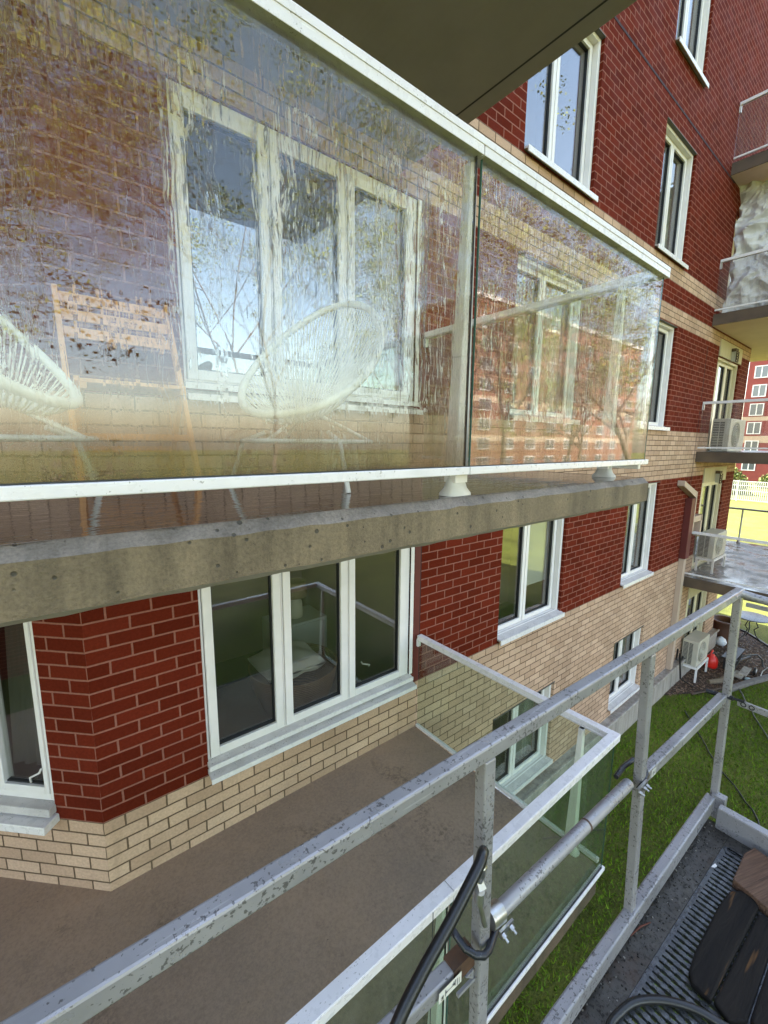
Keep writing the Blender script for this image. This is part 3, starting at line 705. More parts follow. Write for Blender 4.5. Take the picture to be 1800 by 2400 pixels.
for i in range(6): b.box(xa+.03, xb-.03, 2.20+i*.062, 2.25+i*.062, .235, .252)
b.box(xa+.03, xa+.055, 2.20, 2.56, .21, .235); b.box(xb-.055, xb-.03, 2.20, 2.56, .21, .235)
obj('seat', b, M['teak'], wc, bevel=.002)
b = MB(); b.box(xa, xb, 2.32, 2.345, .0, .03); b.box(xa+.02, xb-.02, 2.56, 2.58, -.06, -.03); obj('stretcher', b, M['teak'], wc)

# inside the lower bay room
zr = -2.81
def basket():
    t_ = thing('wicker_basket', 'round woven wicker basket chair inside the lower bay window', 'basket chair', (1.78, 3.62, zr))
    b = MB(); prof = [(.22, 0), (.27, .16), (.34, .33), (.40, .50), (.43, .66), (.415, .66), (.38, .50), (.32, .33), (.22, .25), (0, .24)]
    b.lathe(prof, (1.78, 3.62, zr), 40)
    m_ = mat('woven_wicker', rough=.7); t = NT(m_); v = t.coord(); wv = t.n('TexWave', wave_type='BANDS', bands_direction='Z'); t.l(v, wv.inputs['Vector']); wv.inputs['Scale'].default_value = 16; wv.inputs['Distortion'].default_value = 2
    t.col(t.mix(wv.outputs['Fac'], (.10, .045, .02), (.30, .15, .07))); t.nor(t.bump(wv.outputs['Fac'], .8, .01)); obj('weave', b, m_, t_)
basket()
b = MB(); n_ = 18; vs = []
for j in range(n_+1):
    for i in range(n_+1):
        u, v_ = i/n_*2-1, j/n_*2-1; e = (1-u**4)*(1-v_**4); vs.append((1.70+u*.29, 3.60+v_*.26, zr+.72+.09*max(0., e)**.5+.012*math.sin(u*7+v_*4)))
N1 = len(vs); vs += [(x, y, 2*(zr+.72)-z) for x, y, z in vs]
fs = [(j*(n_+1)+i, j*(n_+1)+i+1, (j+1)*(n_+1)+i+1, (j+1)*(n_+1)+i) for j in range(n_) for i in range(n_)]
b.add(vs, fs+[tuple(N1+q for q in f[::-1]) for f in fs], smooth=True)
tag(obj('cushion', b, noisy('white_cotton', (.75, .73, .66), (.66, .64, .57), .9, 8, .2)), 'plump off-white cushion lying on the wicker basket', 'cushion')
cb = thing('cabinet', 'low white cabinet against the wall inside the lower bay window', 'cabinet', (2.3, 4.5, zr))
b = MB(); b.box(1.95, 2.60, 4.35, 4.80, zr, zr+.70); obj('carcass', b, M['blind'], cb, bevel=.006); b = MB(); b.box(1.97, 2.58, 4.335, 4.35, zr+.03, zr+.67); obj('door', b, M['blind'], cb)
tl = thing('table_lamp', 'cream table lamp with drum shade standing on the white cabinet', 'lamp', (2.28, 4.55, zr+.70))
b = MB(); b.lathe([(.0, 0), (.085, 0), (.09, .05), (.085, .18), (.05, .24), (.02, .26), (.0, .26)], (2.28, 4.55, zr+.703), 20); obj('lamp_base', b, M['rope'], tl)
b = MB(); b.lathe([(.14, .27), (.15, .27), (.13, .45), (.12, .45)], (2.28, 4.55, zr+.70), 24); obj('lamp_shade', b, noisy('linen_shade', (.5, .36, .22), (.45, .32, .2), .9, 9, 0), tl)

# ------------------------------------------------------------------ air conditioners
def ac(x0, x1, y0, y1, z0, z1, label, legs=None, zg=None):
    t_ = thing('air_conditioner', label, 'air conditioner', ((x0+x1)/2, (y0+y1)/2, zg if zg is not None else z0), 'outdoor air conditioner units by the far corner')
    b = MB(); b.box(x0, x1, y0, y1, z0, z1); obj('casing', b, M['plasticAC'], t_, bevel=.012)
    n_ = 17; h = (z1-z0)*.86/n_; b = MB()
    ym = (y0+y1)/2
    for i in range(n_):
        z = z0+(z1-z0)*.06+i*h
        for ya, yb in ((y0+.03+.07, ym+.02), (ym+.035, y1-.02)): b.box(x0-.004, x0+.002, ya, yb, z, z+h*.55)
    obj('side_grille', b, M['acdark'], t_)
    b = MB(); cx, cz, r_ = x0+(x1-x0)*.38, (z0+z1)/2, min((z1-z0)*.40, (x1-x0)*.33)
    for rr_ in (r_, r_*.8, r_*.6, r_*.4, r_*.2): b.tube([(cx+rr_*math.cos(a_*math.pi/16), y0-.012, cz+rr_*math.sin(a_*math.pi/16)) for a_ in range(32)], .006, 5, closed=True)
    for a_ in range(6): b.tube([(cx, y0-.012, cz), (cx+r_*math.cos(a_*1.047), y0-.012, cz+r_*math.sin(a_*1.047))], .005, 4)
    obj('fan_guard', b, M['plasticAC'], t_)
    b = MB(); b.tube([(cx, y0-.004, cz), (cx, y0+.002, cz)], r_*.97, 28); obj('fan_recess', b, mat('ac_recess', (.22, .21, .18), .6), t_)
    if zg is not None and zg < z0-.1:
        b = MB(); b.box(x0-.02, x1+.02, y0-.03, y0, z0-.05, z0-.005); b.box(x0-.02, x1+.02, y1-.03, y1, z0-.05, z0-.005); b.box(x0-.02, x0+.02, y0, y1-.03, z0-.05, z0-.005); obj('stand_frame', b, M['frame'], t_)
        for x in (x0-.015, x1-.02):
            for y in (y0-.03, y1-.035):
                b = MB(); b.box(x, x+.035, y, y+.035, zg, z0-.05); obj('stand_leg', b, M['frame'], t_)
ac(11.0, 11.78, 2.56, 2.86, -4.88, -4.30, 'dusty cream air conditioner on white legs over the mulch bed, at ground level', zg=G+.01)
ac(11.15, 12.05, 2.56, 2.86, -2.42, -1.88, 'cream air conditioner on a stand on the lower corner balcony with wet grey floor', zg=-2.733)
ac(11.15, 12.30, 2.56, 2.87, -.11, .56, 'tall cream air conditioner standing on the middle corner balcony behind glass', zg=-.11)

# ------------------------------------------------------------------ crumpled tarp on the upper corner balcony
def tarp():
    random.seed(3); b = MB(); nu, nv = 60, 90
    from mathutils import noise as mn
    vs = []
    for j in range(nv+1):
        for i in range(nu+1):
            u, v_ = i/nu, j/nv
            y = 2.84-1.7*u; z = 2.56+2.33*v_
            p = Vector((y*1.6, z*1.3, 3.))
            q = mn.noise(p*1.3)*.28+abs(mn.noise(p*2.9))*.24+abs(mn.noise(p*6.3))*.09+mn.noise(Vector((y*7, z*1.2, 1)))*.06
            x = 10.95+q+.25*u; z += mn.noise(p*2+Vector((9, 0, 0)))*.05*(.2+v_)
            vs.append((max(10.52, x), min(2.88, y+mn.noise(p*1.7+Vector((5, 5, 0)))*.12), z))
    b.add(vs, [(j*(nu+1)+i, j*(nu+1)+i+1, (j+1)*(nu+1)+i+1, (j+1)*(nu+1)+i) for j in range(nv) for i in range(nu)])
    return b
to = obj('tarp', tarp(), noisy('silver_grey_tarpaulin', (.72, .71, .71), (.50, .49, .48), .45, 2.5, .15))
for p_ in to.data.polygons: p_.use_smooth = False
tag(to, 'crumpled silvery tarp hung inside the upper corner balcony', 'tarp')

# ------------------------------------------------------------------ garden things
tb = thing('bistro_table', 'round black wrought iron table on the garden bed beyond the scaffold post', 'table', (14.75, 2.35, G+.012))
b = MB(); b.lathe([(0, .66), (.40, .66), (.42, .67), (.42, .685), (.40, .69), (0, .69)], (14.75, 2.35, G), 28)
m_ = mat('pierced_iron', rough=.35); t = NT(m_); v = t.coord(); vo = t.n('TexVoronoi'); t.l(v, vo.inputs['Vector']); vo.inputs['Scale'].default_value = 22
t.col(t.mix(t.ramp(vo.outputs['Distance'], [(.25, 0.), (.4, 1.)]), (.02, .02, .022), (.16, .17, .19))); obj('table_top', b, m_, tb)
for j in range(3):
    a_ = 2*math.pi*j/3+.4; ca, sa = math.cos(a_), math.sin(a_)
    b = MB(); b.tube([(14.75+ca*r_, 2.35+sa*r_, G+.012+h_) for r_, h_ in ((.18, .65), (.10, .55), (.16, .42), (.08, .32), (.14, .16), (.30, 0))], .014, 6); obj('leg', b, M['iron'], tb)
pp = thing('plant_pot', 'tall dark brown urn standing at the building corner', 'pot', (13.95, 2.75, G+.012))
b = MB(); b.lathe([(.14, 0), (.20, .03), (.12, .10), (.22, .22), (.28, .42), (.24, .56), (.33, .62), (.33, .66), (.27, .66), (.2, .55), (0, .5)], (13.95, 2.75, G+.012), 24); obj('urn', b, M['terracotta'], pp)
gc = thing('fuel_can', 'bright red plastic fuel can beside the ground air conditioner', 'fuel can', (12.15, 2.55, G+.012))
b = MB(); b.lathe([(0, 0), (.12, 0), (.135, .04), (.135, .18), (.11, .25), (.05, .31), (.04, .34), (0, .34)], (12.15, 2.55, G+.012), 20); obj('body', b, M['redcan'], gc)
b = MB(); b.tube([(12.08, 2.55, G+.30), (12.08, 2.55, G+.40), (12.15, 2.55, G+.43), (12.22, 2.55, G+.38), (12.24, 2.55, G+.28)], .02, 8); obj('handle', b, M['redcan'], gc)
b = MB(); b.lathe([(0, .05), (.035, .05), (.035, 0), (0, 0)], (12.15, 2.55, G+.345), 10); obj('cap', b, M['rubber'], gc)
# timber edging
b = MB()
for (x0, y0), (x1, y1) in (((11.10, 1.96), (12.0, 1.70)), ((12.0, 1.70), (13.4, 1.22))):
    d_ = Vector((x1-x0, y1-y0, 0)); n_ = Vector((-d_.y, d_.x, 0)).normalized()*.11; b.obox((x0, y0, G), d_, n_, (0, 0, .09))
tag(obj('timber_edging', b, noisy('grey_timber', (.20, .18, .17), (.13, .12, .11), .8, 14, .3), bevel=.01), 'grey weathered timber edging between lawn and mulch bed', 'edging')
b = MB(); b.tube([(15.5, 3.3, G+.03), (15.3, 2.55, G+.03), (14.95, 2.2, G+.03), (14.6, 1.9, G+.03), (14.2, 1.5, G+.03), (13.6, 1.2, G+.03)], .03, 8); tag(obj('lawn_edging', b, M['rubber']), 'black tubular edging curving round the far side of the bed', 'edging')
# garden clutter
bn = thing('plank_bench', 'dark narrow wooden plank bench in the mulch behind the scaffold post', 'bench', (12.35, 2.25, G+.012))
b = MB(); b.box(12.2, 13.1, 2.12, 2.38, G+.30, G+.335); obj('seat', b, M['iron'], bn)
for x in (12.28, 12.98): b = MB(); b.box(x, x+.05, 2.15, 2.35, G+.012, G+.30); obj('leg', b, M['iron'], bn)
gt = thing('garden_cart', 'small black garden cart frame with curved handle lying on the mulch', 'garden cart', (12.2, 1.98, G+.012))
b = MB(); b.tube([(12.0, 2.1, G+.15), (12.35, 2.05, G+.42), (12.75, 1.85, G+.42), (12.85, 1.75, G+.30), (12.8, 1.72, G+.15)], .018, 8); b.tube([(12.05, 2.15, G+.3), (12.7, 1.95, G+.33)], .03, 8); obj('handle', b, M['rubber'], gt)
b = MB(); b.box(11.95, 12.2, 1.92, 2.08, G+.05, G+.12); b.box(12.0, 12.5, 1.86, 2.0, G+.12, G+.15); obj('tray', b, M['plinth'], gt)
for (x, y) in ((12.05, 2.14), (12.52, 1.80)): b = MB(); b.lathe([(0, -.02), (.085, -.02), (.095, 0), (.085, .02), (0, .02)], (x, y, G+.10), 18, axis='y'); obj('wheel', b, M['rubber'], gt)
b = MB(); b.lathe([(0, 0), (.05, 0), (.06, .02), (.04, .05), (0, .055)], (12.55, 1.775, G+.10), 14, axis='y'); obj('hub', b, M['frame'], gt)
sp = thing('solar_lamp', 'square black solar garden lamp on a bent stake near the timber edging', 'garden lamp', (12.55, 1.52, G+.012))
b = MB(); b.obox((12.42, 1.47, G+.22), (.17, -.05, .03), (.03, .06, .14), (.02, .0, -.02)); obj('panel', b, M['iron'], sp)
b = MB(); b.tube([(12.60, 1.52, G+.25), (12.62, 1.50, G+.02)], .01, 6); obj('stake', b, M['iron'], sp)
b = MB(); b.tube([(12.35, 1.68, G+.0), (12.42, 1.66, G+.20), (12.55, 1.60, G+.26), (12.75, 1.52, G+.27)], .012, 6); tag(obj('hoop_support', b, M['zinc']), 'thin silver hoop stuck in the mulch beside the solar lamp', 'hoop')
b = MB(); b.lathe([(0, 0), (.06, .01), (.075, .03), (.05, .06), (0, .07)], (12.08, 1.83, G+.012), 12); tag(obj('glass_float', b, mat('pale_glass', (.5, .62, .66), .15)), 'small pale blue-grey bauble on the mulch by the timber edging', 'ornament')
b = MB(); b.lathe([(0, 0), (.10, .02), (.14, .10), (.10, .19), (.03, .24), (0, .25)], (13.72, 2.74, G+.012), 12); tag(obj('plastic_bag', b, mat('white_film', (.75, .78, .82), .4)), 'white plastic bag slumped beside the brown urn', 'bag')
b = MB(); b.tube([(11.2, 2.35, G+.05), (11.45, 2.2, G+.06), (11.72, 2.17, G+.05)], [.05, .06, .045], 10); tag(obj('log', b, noisy('grey_log', (.20, .16, .11), (.12, .09, .06), .9, 8, .4)), 'short grey log half sunk in the mulch under the air conditioner', 'log')
b = MB(); b.tube([(10.3, 2.75, -4.3), (10.45, 2.8, -4.6), (10.8, 2.8, -4.75), (11.05, 2.83, -4.72)], .02, 6); b.tube([(10.35, 2.72, -4.4), (10.45, 2.68, -5.0), (10.75, 2.5, G+.03)], .018, 6); tag(obj('hose_line', b, M['rubber']), 'black insulated pipe running from downpipe to ground air conditioner', 'pipe')
b = MB(); b.tube([(10.35, 2.42, G+.05), (11.2, 2.05, G+.07), (11.5, 1.97, G+.06)], .018, 6); tag(obj('stick', b, noisy('brown_stick', (.10, .07, .05), (.06, .04, .03), .9, 8, 0)), 'thin dark stick lying where mulch meets lawn', 'stick')
# cables lying on the lawn
def cable(pts, label):
    from mathutils import noise as mn
    P_ = []
    for i in range(len(pts)-1):
        for j in range(8):
            k = j/8; x = pts[i][0]*(1-k)+pts[i+1][0]*k; y = pts[i][1]*(1-k)+pts[i+1][1]*k
            P_.append((x+mn.noise(Vector((x*3, y*3, 0)))*.06, y+mn.noise(Vector((x*3, y*3, 7)))*.06, G+.035))
    b = MB(); b.tube(P_, .012, 6); tag(obj('cable', b, M['rubber']), label, 'cable', 'black cables across the lawn')
cable([(9.6, 2.3), (8.6, 1.7), (7.6, .9), (6.2, .3), (4.6, -.6)], 'black cable snaking over the lawn left of the middle scaffold post')
cable([(11.5, 1.9), (9.4, .9), (8.0, .1), (6.9, -.7)], 'black cable crossing the lawn towards the lower right')

# ------------------------------------------------------------------ fence, hedge, far building
fc = thing('lattice_fence', 'long white lattice-topped fence across the sunny lawn', 'fence', (52.5, 8, G))
fx = 52.5
for i in range(12):
    y0 = -6+i*2.4; b = MB(); b.box(fx, fx+.1, y0, y0+.1, G, G+2.0); obj('post', b, M['frame'], fc)
b = MB()
for i in range(12):
    y0 = -6+i*2.4
    for z in (.1, 1.0, 1.5, 1.9): b.box(fx+.02, fx+.06, y0+.1, y0+2.4, G+z, G+z+.07)
    for j in range(15): b.box(fx+.03, fx+.05, y0+.15+j*.15, y0+.15+j*.15+.055, G+.1, G+1.93)
obj('picket_panel', b, M['frame'], fc)
M['leafhedge'] = noisy('hedge_leaves', (.12, .16, .02), (.26, .26, .05), .7, 2, 0)
def hedge(hx, hy, rx_, ry_, rz_, n_, sd0, label):
    random.seed(sd0); hb = thing('hedge', label, 'hedge', (hx, hy, G)); b = MB()
    for i in range(n_):
        th = random.uniform(0, 6.28); ph = random.uniform(0, 1.5); q = random.uniform(.75, 1.05)*(1+.15*math.sin(3*th))
        o = Vector((hx+rx_*q*math.cos(th)*math.cos(ph), hy+ry_*q*math.sin(th)*math.cos(ph), G+rz_*q*math.sin(ph))); s_ = random.uniform(.06, .16)
        a = Vector((random.gauss(0, 1), random.gauss(0, 1), random.gauss(0, 1))).normalized()*s_; c_ = Vector((random.gauss(0, 1), random.gauss(0, 1), random.gauss(0, 1))).normalized()*s_
        b.add([o-a, o-c_, o+a, o+c_], [(0, 1, 2, 3)], i % 2)
    obj('foliage', b, [M['leafhedge'], M['hdark']], hb)
M['hdark'] = mat('hedge_dark', (.05, .08, .012), .8)
hedge(60, 14.2, 2.0, 2.6, 2.7, 5200, 21, 'rounded yellow-green bush behind the white fence')
hedge(70, 18.5, 2.0, 3.2, 2.4, 4200, 22, 'darker bush at the left foot of the distant red block')
hedge(72, 9.5, 2.0, 4.0, 2.6, 4200, 23, 'long low bush along the front of the distant red block')
def block_building(name, label, x, y0, y1, zb, zt, face, cols, rows, wsz, bandz, grp=None):
    """face: 'x' wall plane at constant x facing -X; 'y' wall plane at constant y facing +Y"""
    root = thing(name, label, 'building', (x if face == 'x' else y0, y0 if face == 'x' else x, zb))
    zz = sorted([zb, zt]+[z for bd in bandz for z in bd])
    b = MB()
    for j in range(len(zz)-1):
        mi = 1 if any(bd[0] <= (zz[j]+zz[j+1])/2 <= bd[1] for bd in bandz) else 0
        if face == 'x': b.box(x, x+12, y0, y1, zz[j], zz[j+1], mi)
        else: b.box(y0, y1, x-12, x, zz[j], zz[j+1], mi)
    obj('wall', b, [M['farred'] if face == 'x' else M['orangered'], M['farbeige']], root)
    b = MB()
    if face == 'x': b.box(x-.3, x+12.3, y0-.3, y1+.3, zt, zt+.5)
    else: b.box(y0-.3, y1+.3, x-12.3, x+.3, zt, zt+.5)
    obj('parapet', b, M['frame'], root)
    proto = None
    for c_ in cols:
        for r_ in rows:
            if proto is None:
                w_, h_ = wsz; b = MB()
                def bx(a0, a1, d0, d1, z0, z1, mi):
                    if face == 'x': b.box(x-d1, x-d0, c_+a0, c_+a1, r_+z0, r_+z1, mi)
                    else: b.box(c_+a0, c_+a1, x+d0, x+d1, r_+z0, r_+z1, mi)
                bx(0, w_, .02, .05, 0, h_, 1)
                for q in (0, w_/2-.06, w_-.12): bx(q, q+.12, .05, .10, 0, h_, 0)
                bx(.12, w_/2-.06, .05, .10, 0, .12, 0); bx(w_/2+.06, w_-.12, .05, .10, 0, .12, 0); bx(.12, w_/2-.06, .05, .10, h_-.12, h_, 0); bx(w_/2+.06, w_-.12, .05, .10, h_-.12, h_, 0)
                proto = obj('window', b, [M['frame'], M['farpane']], root); pc = (c_, r_)
            else:
                o = proto.copy(); C.objects.link(o); o.parent = root
                d_ = Vector((0, c_-pc[0], r_-pc[1])) if face == 'x' else Vector((c_-pc[0], 0, r_-pc[1]))
                o.location = proto.location+d_
    return root
M['orangered'] = noisy('orange_red_brick', (.28, .13, .085), (.24, .11, .07), .8, 2, 0)
M['farred'] = noisy('far_red_brick', (.24, .045, .035), (.20, .038, .03), .8, 2, 0)
M['farbeige'] = noisy('far_beige_brick', (.55, .40, .28), (.48, .35, .25), .8, 2, 0)
M['farpane'] = mat('far_window_pane', (.10, .11, .12), .12, spec=.8)
block_building('apartment_building', 'distant red brick block with white windows, right of the corner balconies', 83, -2, 17.8, G, 13.5, 'x', [15.45, 12.0, 8.5, 5.0], [-3.6+2.68*i for i in range(6)], (1.62, 1.75), [(.5, 1.5), (3.7, 4.3)])
block_building('apartment_building', 'long red brick block opposite, reflected in the balustrade glass', -36, 45, 96, G, 18.6, 'y', [46.5+5.6*i for i in range(9)], [-3.4+2.62*i for i in range(8)], (2.6, 1.6), [(-5.2, -3.6), (.4, 1.2), (5.6, 6.4)])

# ------------------------------------------------------------------ trees on the lawn behind the camera (they show in the glass)
M['bark'] = noisy('tree_bark', (.26, .19, .135), (.17, .12, .085), .9, 9, .3)
M['bud'] = noisy('spring_leaves', (.32, .34, .03), (.22, .26, .03), .7, 1.5, 0)
M['bud2'] = noisy('spring_leaves_dark', (.17, .17, .025), (.10, .10, .02), .7, 1.5, 0)
def tree(x, y, h, r, seed, label, leaves=5000, dense=False, bare=False, group='spring trees on the opposite lawn'):
    rnd = random.Random(seed); root = thing('tree', label, 'tree', (x, y, G), group)
    tb_ = MB(); tips = []
    def grow(p, d_, L, rad, lv):
        n_ = 4 if lv < 4 else 2; pts = [p]; rs = [rad]; q = p.copy(); dd = d_.copy()
        for i in range(n_):
            dd = (dd+Vector((rnd.gauss(0, .16), rnd.gauss(0, .16), rnd.gauss(.03, .10)))).normalized(); q = q+dd*L/n_; pts.append(q.copy()); rs.append(rad*(1-.55*(i+1)/n_))
        tb_.tube(pts, rs, 6 if lv < 2 else (4 if lv < 4 else 3), cap=False)
        if lv >= 3: tips.extend(pts[1:])
        if lv >= 5: return
        for i in range((5 if dense else 4) if lv else 6):
            k = rnd.uniform(.35, 1.) if lv else rnd.uniform(.55, 1.)
            idx = min(n_-1, int(k*n_)); o = pts[idx]*(1-(k*n_-idx))+pts[idx+1]*(k*n_-idx)
            a = rnd.uniform(0, 6.28); sp_ = rnd.uniform(.45, 1.0)
            e = dd.orthogonal().normalized(); f_ = dd.cross(e); nd = (dd*math.cos(sp_)+(e*math.cos(a)+f_*math.sin(a))*math.sin(sp_)).normalized(); nd.z = max(nd.z, -.15)
            grow(o, nd, L*rnd.uniform(.6, .82), rs[idx]*.62, lv+1)
    grow(Vector((x, y, G)), Vector((0, 0, 1)), h*.52, r, 0)
    obj('trunk', tb_, M['bark'], root)
    if not bare:
        b = MB(); cl = rnd.sample(tips, min(len(tips), max(60, leaves//75)))
        for i in range(leaves):
            p = rnd.choice(cl)+Vector((rnd.gauss(0, .30), rnd.gauss(0, .30), rnd.gauss(0, .16))); s_ = rnd.uniform(.028, .060)
            a = Vector((rnd.gauss(0, 1), rnd.gauss(0, 1), rnd.gauss(0, 1))).normalized()*s_; c_ = Vector((rnd.gauss(0, 1), rnd.gauss(0, 1), rnd.gauss(0, 1))).normalized()*s_
            b.add([p-a, p-c_, p+a, p+c_], [(0, 1, 2, 3)], rnd.choice((0, 0, 1)))
        obj('crown', b, [M['bud'], M['bud2']], root)
def shrubs(x0, x1, y, h, n_, sd0, label):
    random.seed(sd0); t_ = thing('added_shrub_row', label, 'shrubs', ((x0+x1)/2, y, G)); b = MB()
    for i in range(n_):
        x = random.uniform(x0, x1); hh = h*(.75+.25*math.sin(x*.9)+.12*math.sin(x*2.7)); th = random.uniform(-1.57, 1.57); q = random.uniform(.8, 1.05)
        o = Vector((x, y+1.3*q*math.sin(th)*-1+1.0, G+hh*q*abs(math.cos(th))*random.uniform(.3, 1))); s_ = random.uniform(.06, .14)
        a = Vector((random.gauss(0, 1), random.gauss(0, 1), random.gauss(0, 1))).normalized()*s_; c_ = Vector((random.gauss(0, 1), random.gauss(0, 1), random.gauss(0, 1))).normalized()*s_
        b.add([o-a, o-c_, o+a, o+c_], [(0, 1, 2, 3)], i % 2)
    obj('foliage', b, [M['hdark'], M['shrubbrown']], t_)
M['shrubbrown'] = mat('shrub_twigs', (.10, .075, .04), .85)
shrubs(-22, 26, -20.5, 5.6, 26000, 77, 'tall dark shrub row added across the lawn to darken the left glass reflection low down')  # added planting, darkens the bright lawn band mirrored in the left glass
TREES = [(-2.2, -15, 18, .12, 42000, 'straight above the egg chair'), (8, -16, 20, .13, 50000, 'behind the three-pane window reflection'), (-6, -15, 17, .12, 22000, 'at the far left of the glass'), (16, -14.5, 18, .13, 36000, 'just left of the gap between the two panels'),
         (21, -13, 16, .2, 18000, 'with a big leaning limb, in the right-hand panel'), (31, -15.5, 15, .15, 1500, 'slim and nearly leafless, in the middle of the right-hand panel'), (30, -9.5, 15, .27, 9000, 'with a thick brown trunk, in the right-hand panel'),
         (47, -22, 13, .22, 9000, 'at the right edge of the glass before the red block'), (60, -18, 12, .22, 9000, 'farthest right on the lawn')]
for i, (x, y, h, r, lf, wh) in enumerate(TREES):
    tree(x, y, h, r, 40+i, 'budding yellow-green tree reflected '+wh, lf, lf > 20000)

# ------------------------------------------------------------------ scaffold platform
sa_ = R(-2.25); UA = Vector((math.cos(sa_), math.sin(sa_), 0)); NA = Vector((-math.sin(sa_), math.cos(sa_), 0))
def W(u, n, z): return UA*u+NA*n+Vector((0, 0, z))
scf = thing('work_platform', 'galvanised steel scaffold platform with guard rails and slotted deck, in the foreground', 'scaffold', tuple(W(1.4, .3, -1.53)))
def sbox(b, u0, u1, n0, n1, z0, z1, mi=0): b.obox(W(u0, n0, z0), UA*(u1-u0), NA*(n1-n0), Vector((0, 0, z1-z0)), mi)
def sbar(b, p, q, w_, h_, mi=0):   # bar between two (u,n,z) axis points of the near top edge; width to +n, height downwards
    P_, Q_ = W(*p), W(*q); b.obox(P_-Vector((0, 0, h_)), Q_-P_, NA*w_, Vector((0, 0, h_)), mi)
b = MB(); sbar(b, (-.6, .45, -.547), (2.085, .45, -.547), .027, .031); obj('top_rail', b, M['galv'], scf, bevel=.004)
b = MB(); sbar(b, (.62, .415, -1.44), (2.055, .436, -1.44), .034, .062); obj('toe_rail', b, M['galv'], scf, bevel=.005)
def spost(u0, u1, z0, name='post', nb=.4375):
    b = MB(); n0, n1 = nb-.0045, .4495
    P_ = [W(u1, n0, z0), W(u1+.03, n0, z0), W(u1+.03, n0+.026, z0), W(u1, n0+.026, z0)]; Q_ = [W(u0, n1, -.578), W(u0+.03, n1, -.578), W(u0+.03, n1+.026, -.578), W(u0, n1+.026, -.578)]
    b.add(P_+Q_, [(0, 1, 5, 4), (1, 2, 6, 5), (2, 3, 7, 6), (3, 0, 4, 7), (3, 2, 1, 0), (4, 5, 6, 7)]); obj(name, b, M['galv'], scf, bevel=.0035)
spost(.570, .577, -1.49); spost(1.262, 1.300, -1.53); spost(2.050, 2.062, -1.53)
b = MB(); sbar(b, (.1, .456, -.998), (.530, .456, -1.005), .028, .034); obj('mid_rail', b, M['galv'], scf, bevel=.004)
b = MB(); sbar(b, (.515, .4545, -1.0), (.5745, .4545, -1.0), .030, .036); obj('rusty_sleeve', b, M['rust'], scf, label='rust-brown sleeve on the mid rail')
b = MB(); b.tube([W(.648, .462, -.975), W(1.235, .462, -.972)], .0155, 16); obj('mid_tube', b, M['galv'], scf)
b = MB(); b.tube([W(1.0, .462, -.9735), W(1.006, .462, -.9735)], .0162, 16); obj('tube_seam', b, M['rust'], scf)
b = MB(); sbar(b, (1.335, .452, -.985), (2.052, .448, -.985), .03, .035); obj('mid_rail', b, M['galv'], scf, bevel=.004)
# corner fillet and end rails
b = MB(); b.tube([W(1.98, .463, -.562), W(2.045, .463, -.562), W(2.072, .452, -.566), W(2.078, .42, -.572), W(2.075, .1, -.60), W(2.07, -.4, -.60)], .0155, 14); obj('end_top_tube', b, M['galv'], scf)
b = MB(); b.obox(W(2.066, .437, -.612), NA*-.8+Vector((0, 0, .008)), UA*.012, Vector((0, 0, .014))); obj('end_lower_strip', b, M['galv'], scf)
b = MB(); b.tube([W(2.06, .52, -1.005), W(2.065, .47, -1.0), W(2.062, .43, -.995)], .009, 10); b.tube([W(2.062, .43, -.995), W(2.062, .395, -.99)], .0055, 8); obj('hinge_pin', b, M['blacksteel'], scf)
b = MB(); b.obox(W(2.062, .418, -1.018), NA*-.8, UA*.007, Vector((0, 0, .028))); obj('end_mid_bar', b, M['galv'], scf, bevel=.003)
for n_ in (.398, .372):
    b = MB(); b.tube([W(2.061, n_+.008*math.cos(a_*.524), -1.004+.008*math.sin(a_*.524)) for a_ in range(12)], .002, 5, closed=True); obj('bar_eye', b, M['dark'], scf)
b = MB(); b.obox(W(1.992, .413, -1.53), NA*-.9, UA*.006, Vector((0, 0, .088))); b.obox(W(1.992, .413, -1.442), NA*-.9, UA*.034, Vector((0, 0, .004))); obj('end_toe_board', b, M['galv'], scf, bevel=.002)
b = MB(); b.obox(W(2.045, .405, -1.53), NA*.045, UA*.035, Vector((0, 0, .10))); obj('post_socket', b, M['galv'], scf)
# deck
m_ = mat('deck_plate'); t = NT(m_); v = t.coord(); c = t.mix(t.ramp(t.noise(v, 9, 5), [(.3, 0.), (.7, 1.)]), (.095, .085, .072), (.045, .04, .034))
c = t.mix(t.ramp(t.noise(v, 75, 5, .75), [(.52, 0.), (.60, 1.)]), c, (.02, .016, .012)); c = t.mix(t.ramp(t.noise(v, 4, 4, .7), [(.55, 0.), (.75, .8)]), c, (.07, .03, .015))
t.col(c); t.b.inputs['Metallic'].default_value = .3; t.rou(t.ramp(t.noise(v, 30, 4), [(.4, .3), (.6, .7)])); t.nor(t.bump(t.noise(v, 70, 4), .5, .003)); M['deck'] = m_
b = MB(); sbox(b, .5, 2.02, .3655, .470, -1.545, -1.53); sbox(b, 1.925, 2.02, -.5, .3645, -1.545, -1.53); sbox(b, .5, 1.925, .3645, .3655, -1.56, -1.534)
obj('deck_edge', b, M['deck'], scf)
m_ = mat('slotted_plate', metal=.5); t = NT(m_); v = t.coord(); c = t.mix(t.ramp(t.noise(v, 40, 4), [(.4, 0.), (.6, 1.)]), (.07, .072, .078), (.115, .118, .12)); c = t.mix(t.ramp(t.noise(v, 95, 4, .7), [(.58, 0.), (.64, 1.)]), c, (.015, .015, .015)); t.col(c); t.rou(t.ramp(t.noise(v, 30, 3), [(.4, .25), (.6, .5)])); t.nor(t.bump(t.noise(v, 45, 4), .6, .004)); M['slot'] = m_
b = MB(); sbox(b, .5, 1.925, .352, .3642, -1.541, -1.5285)
u = .5
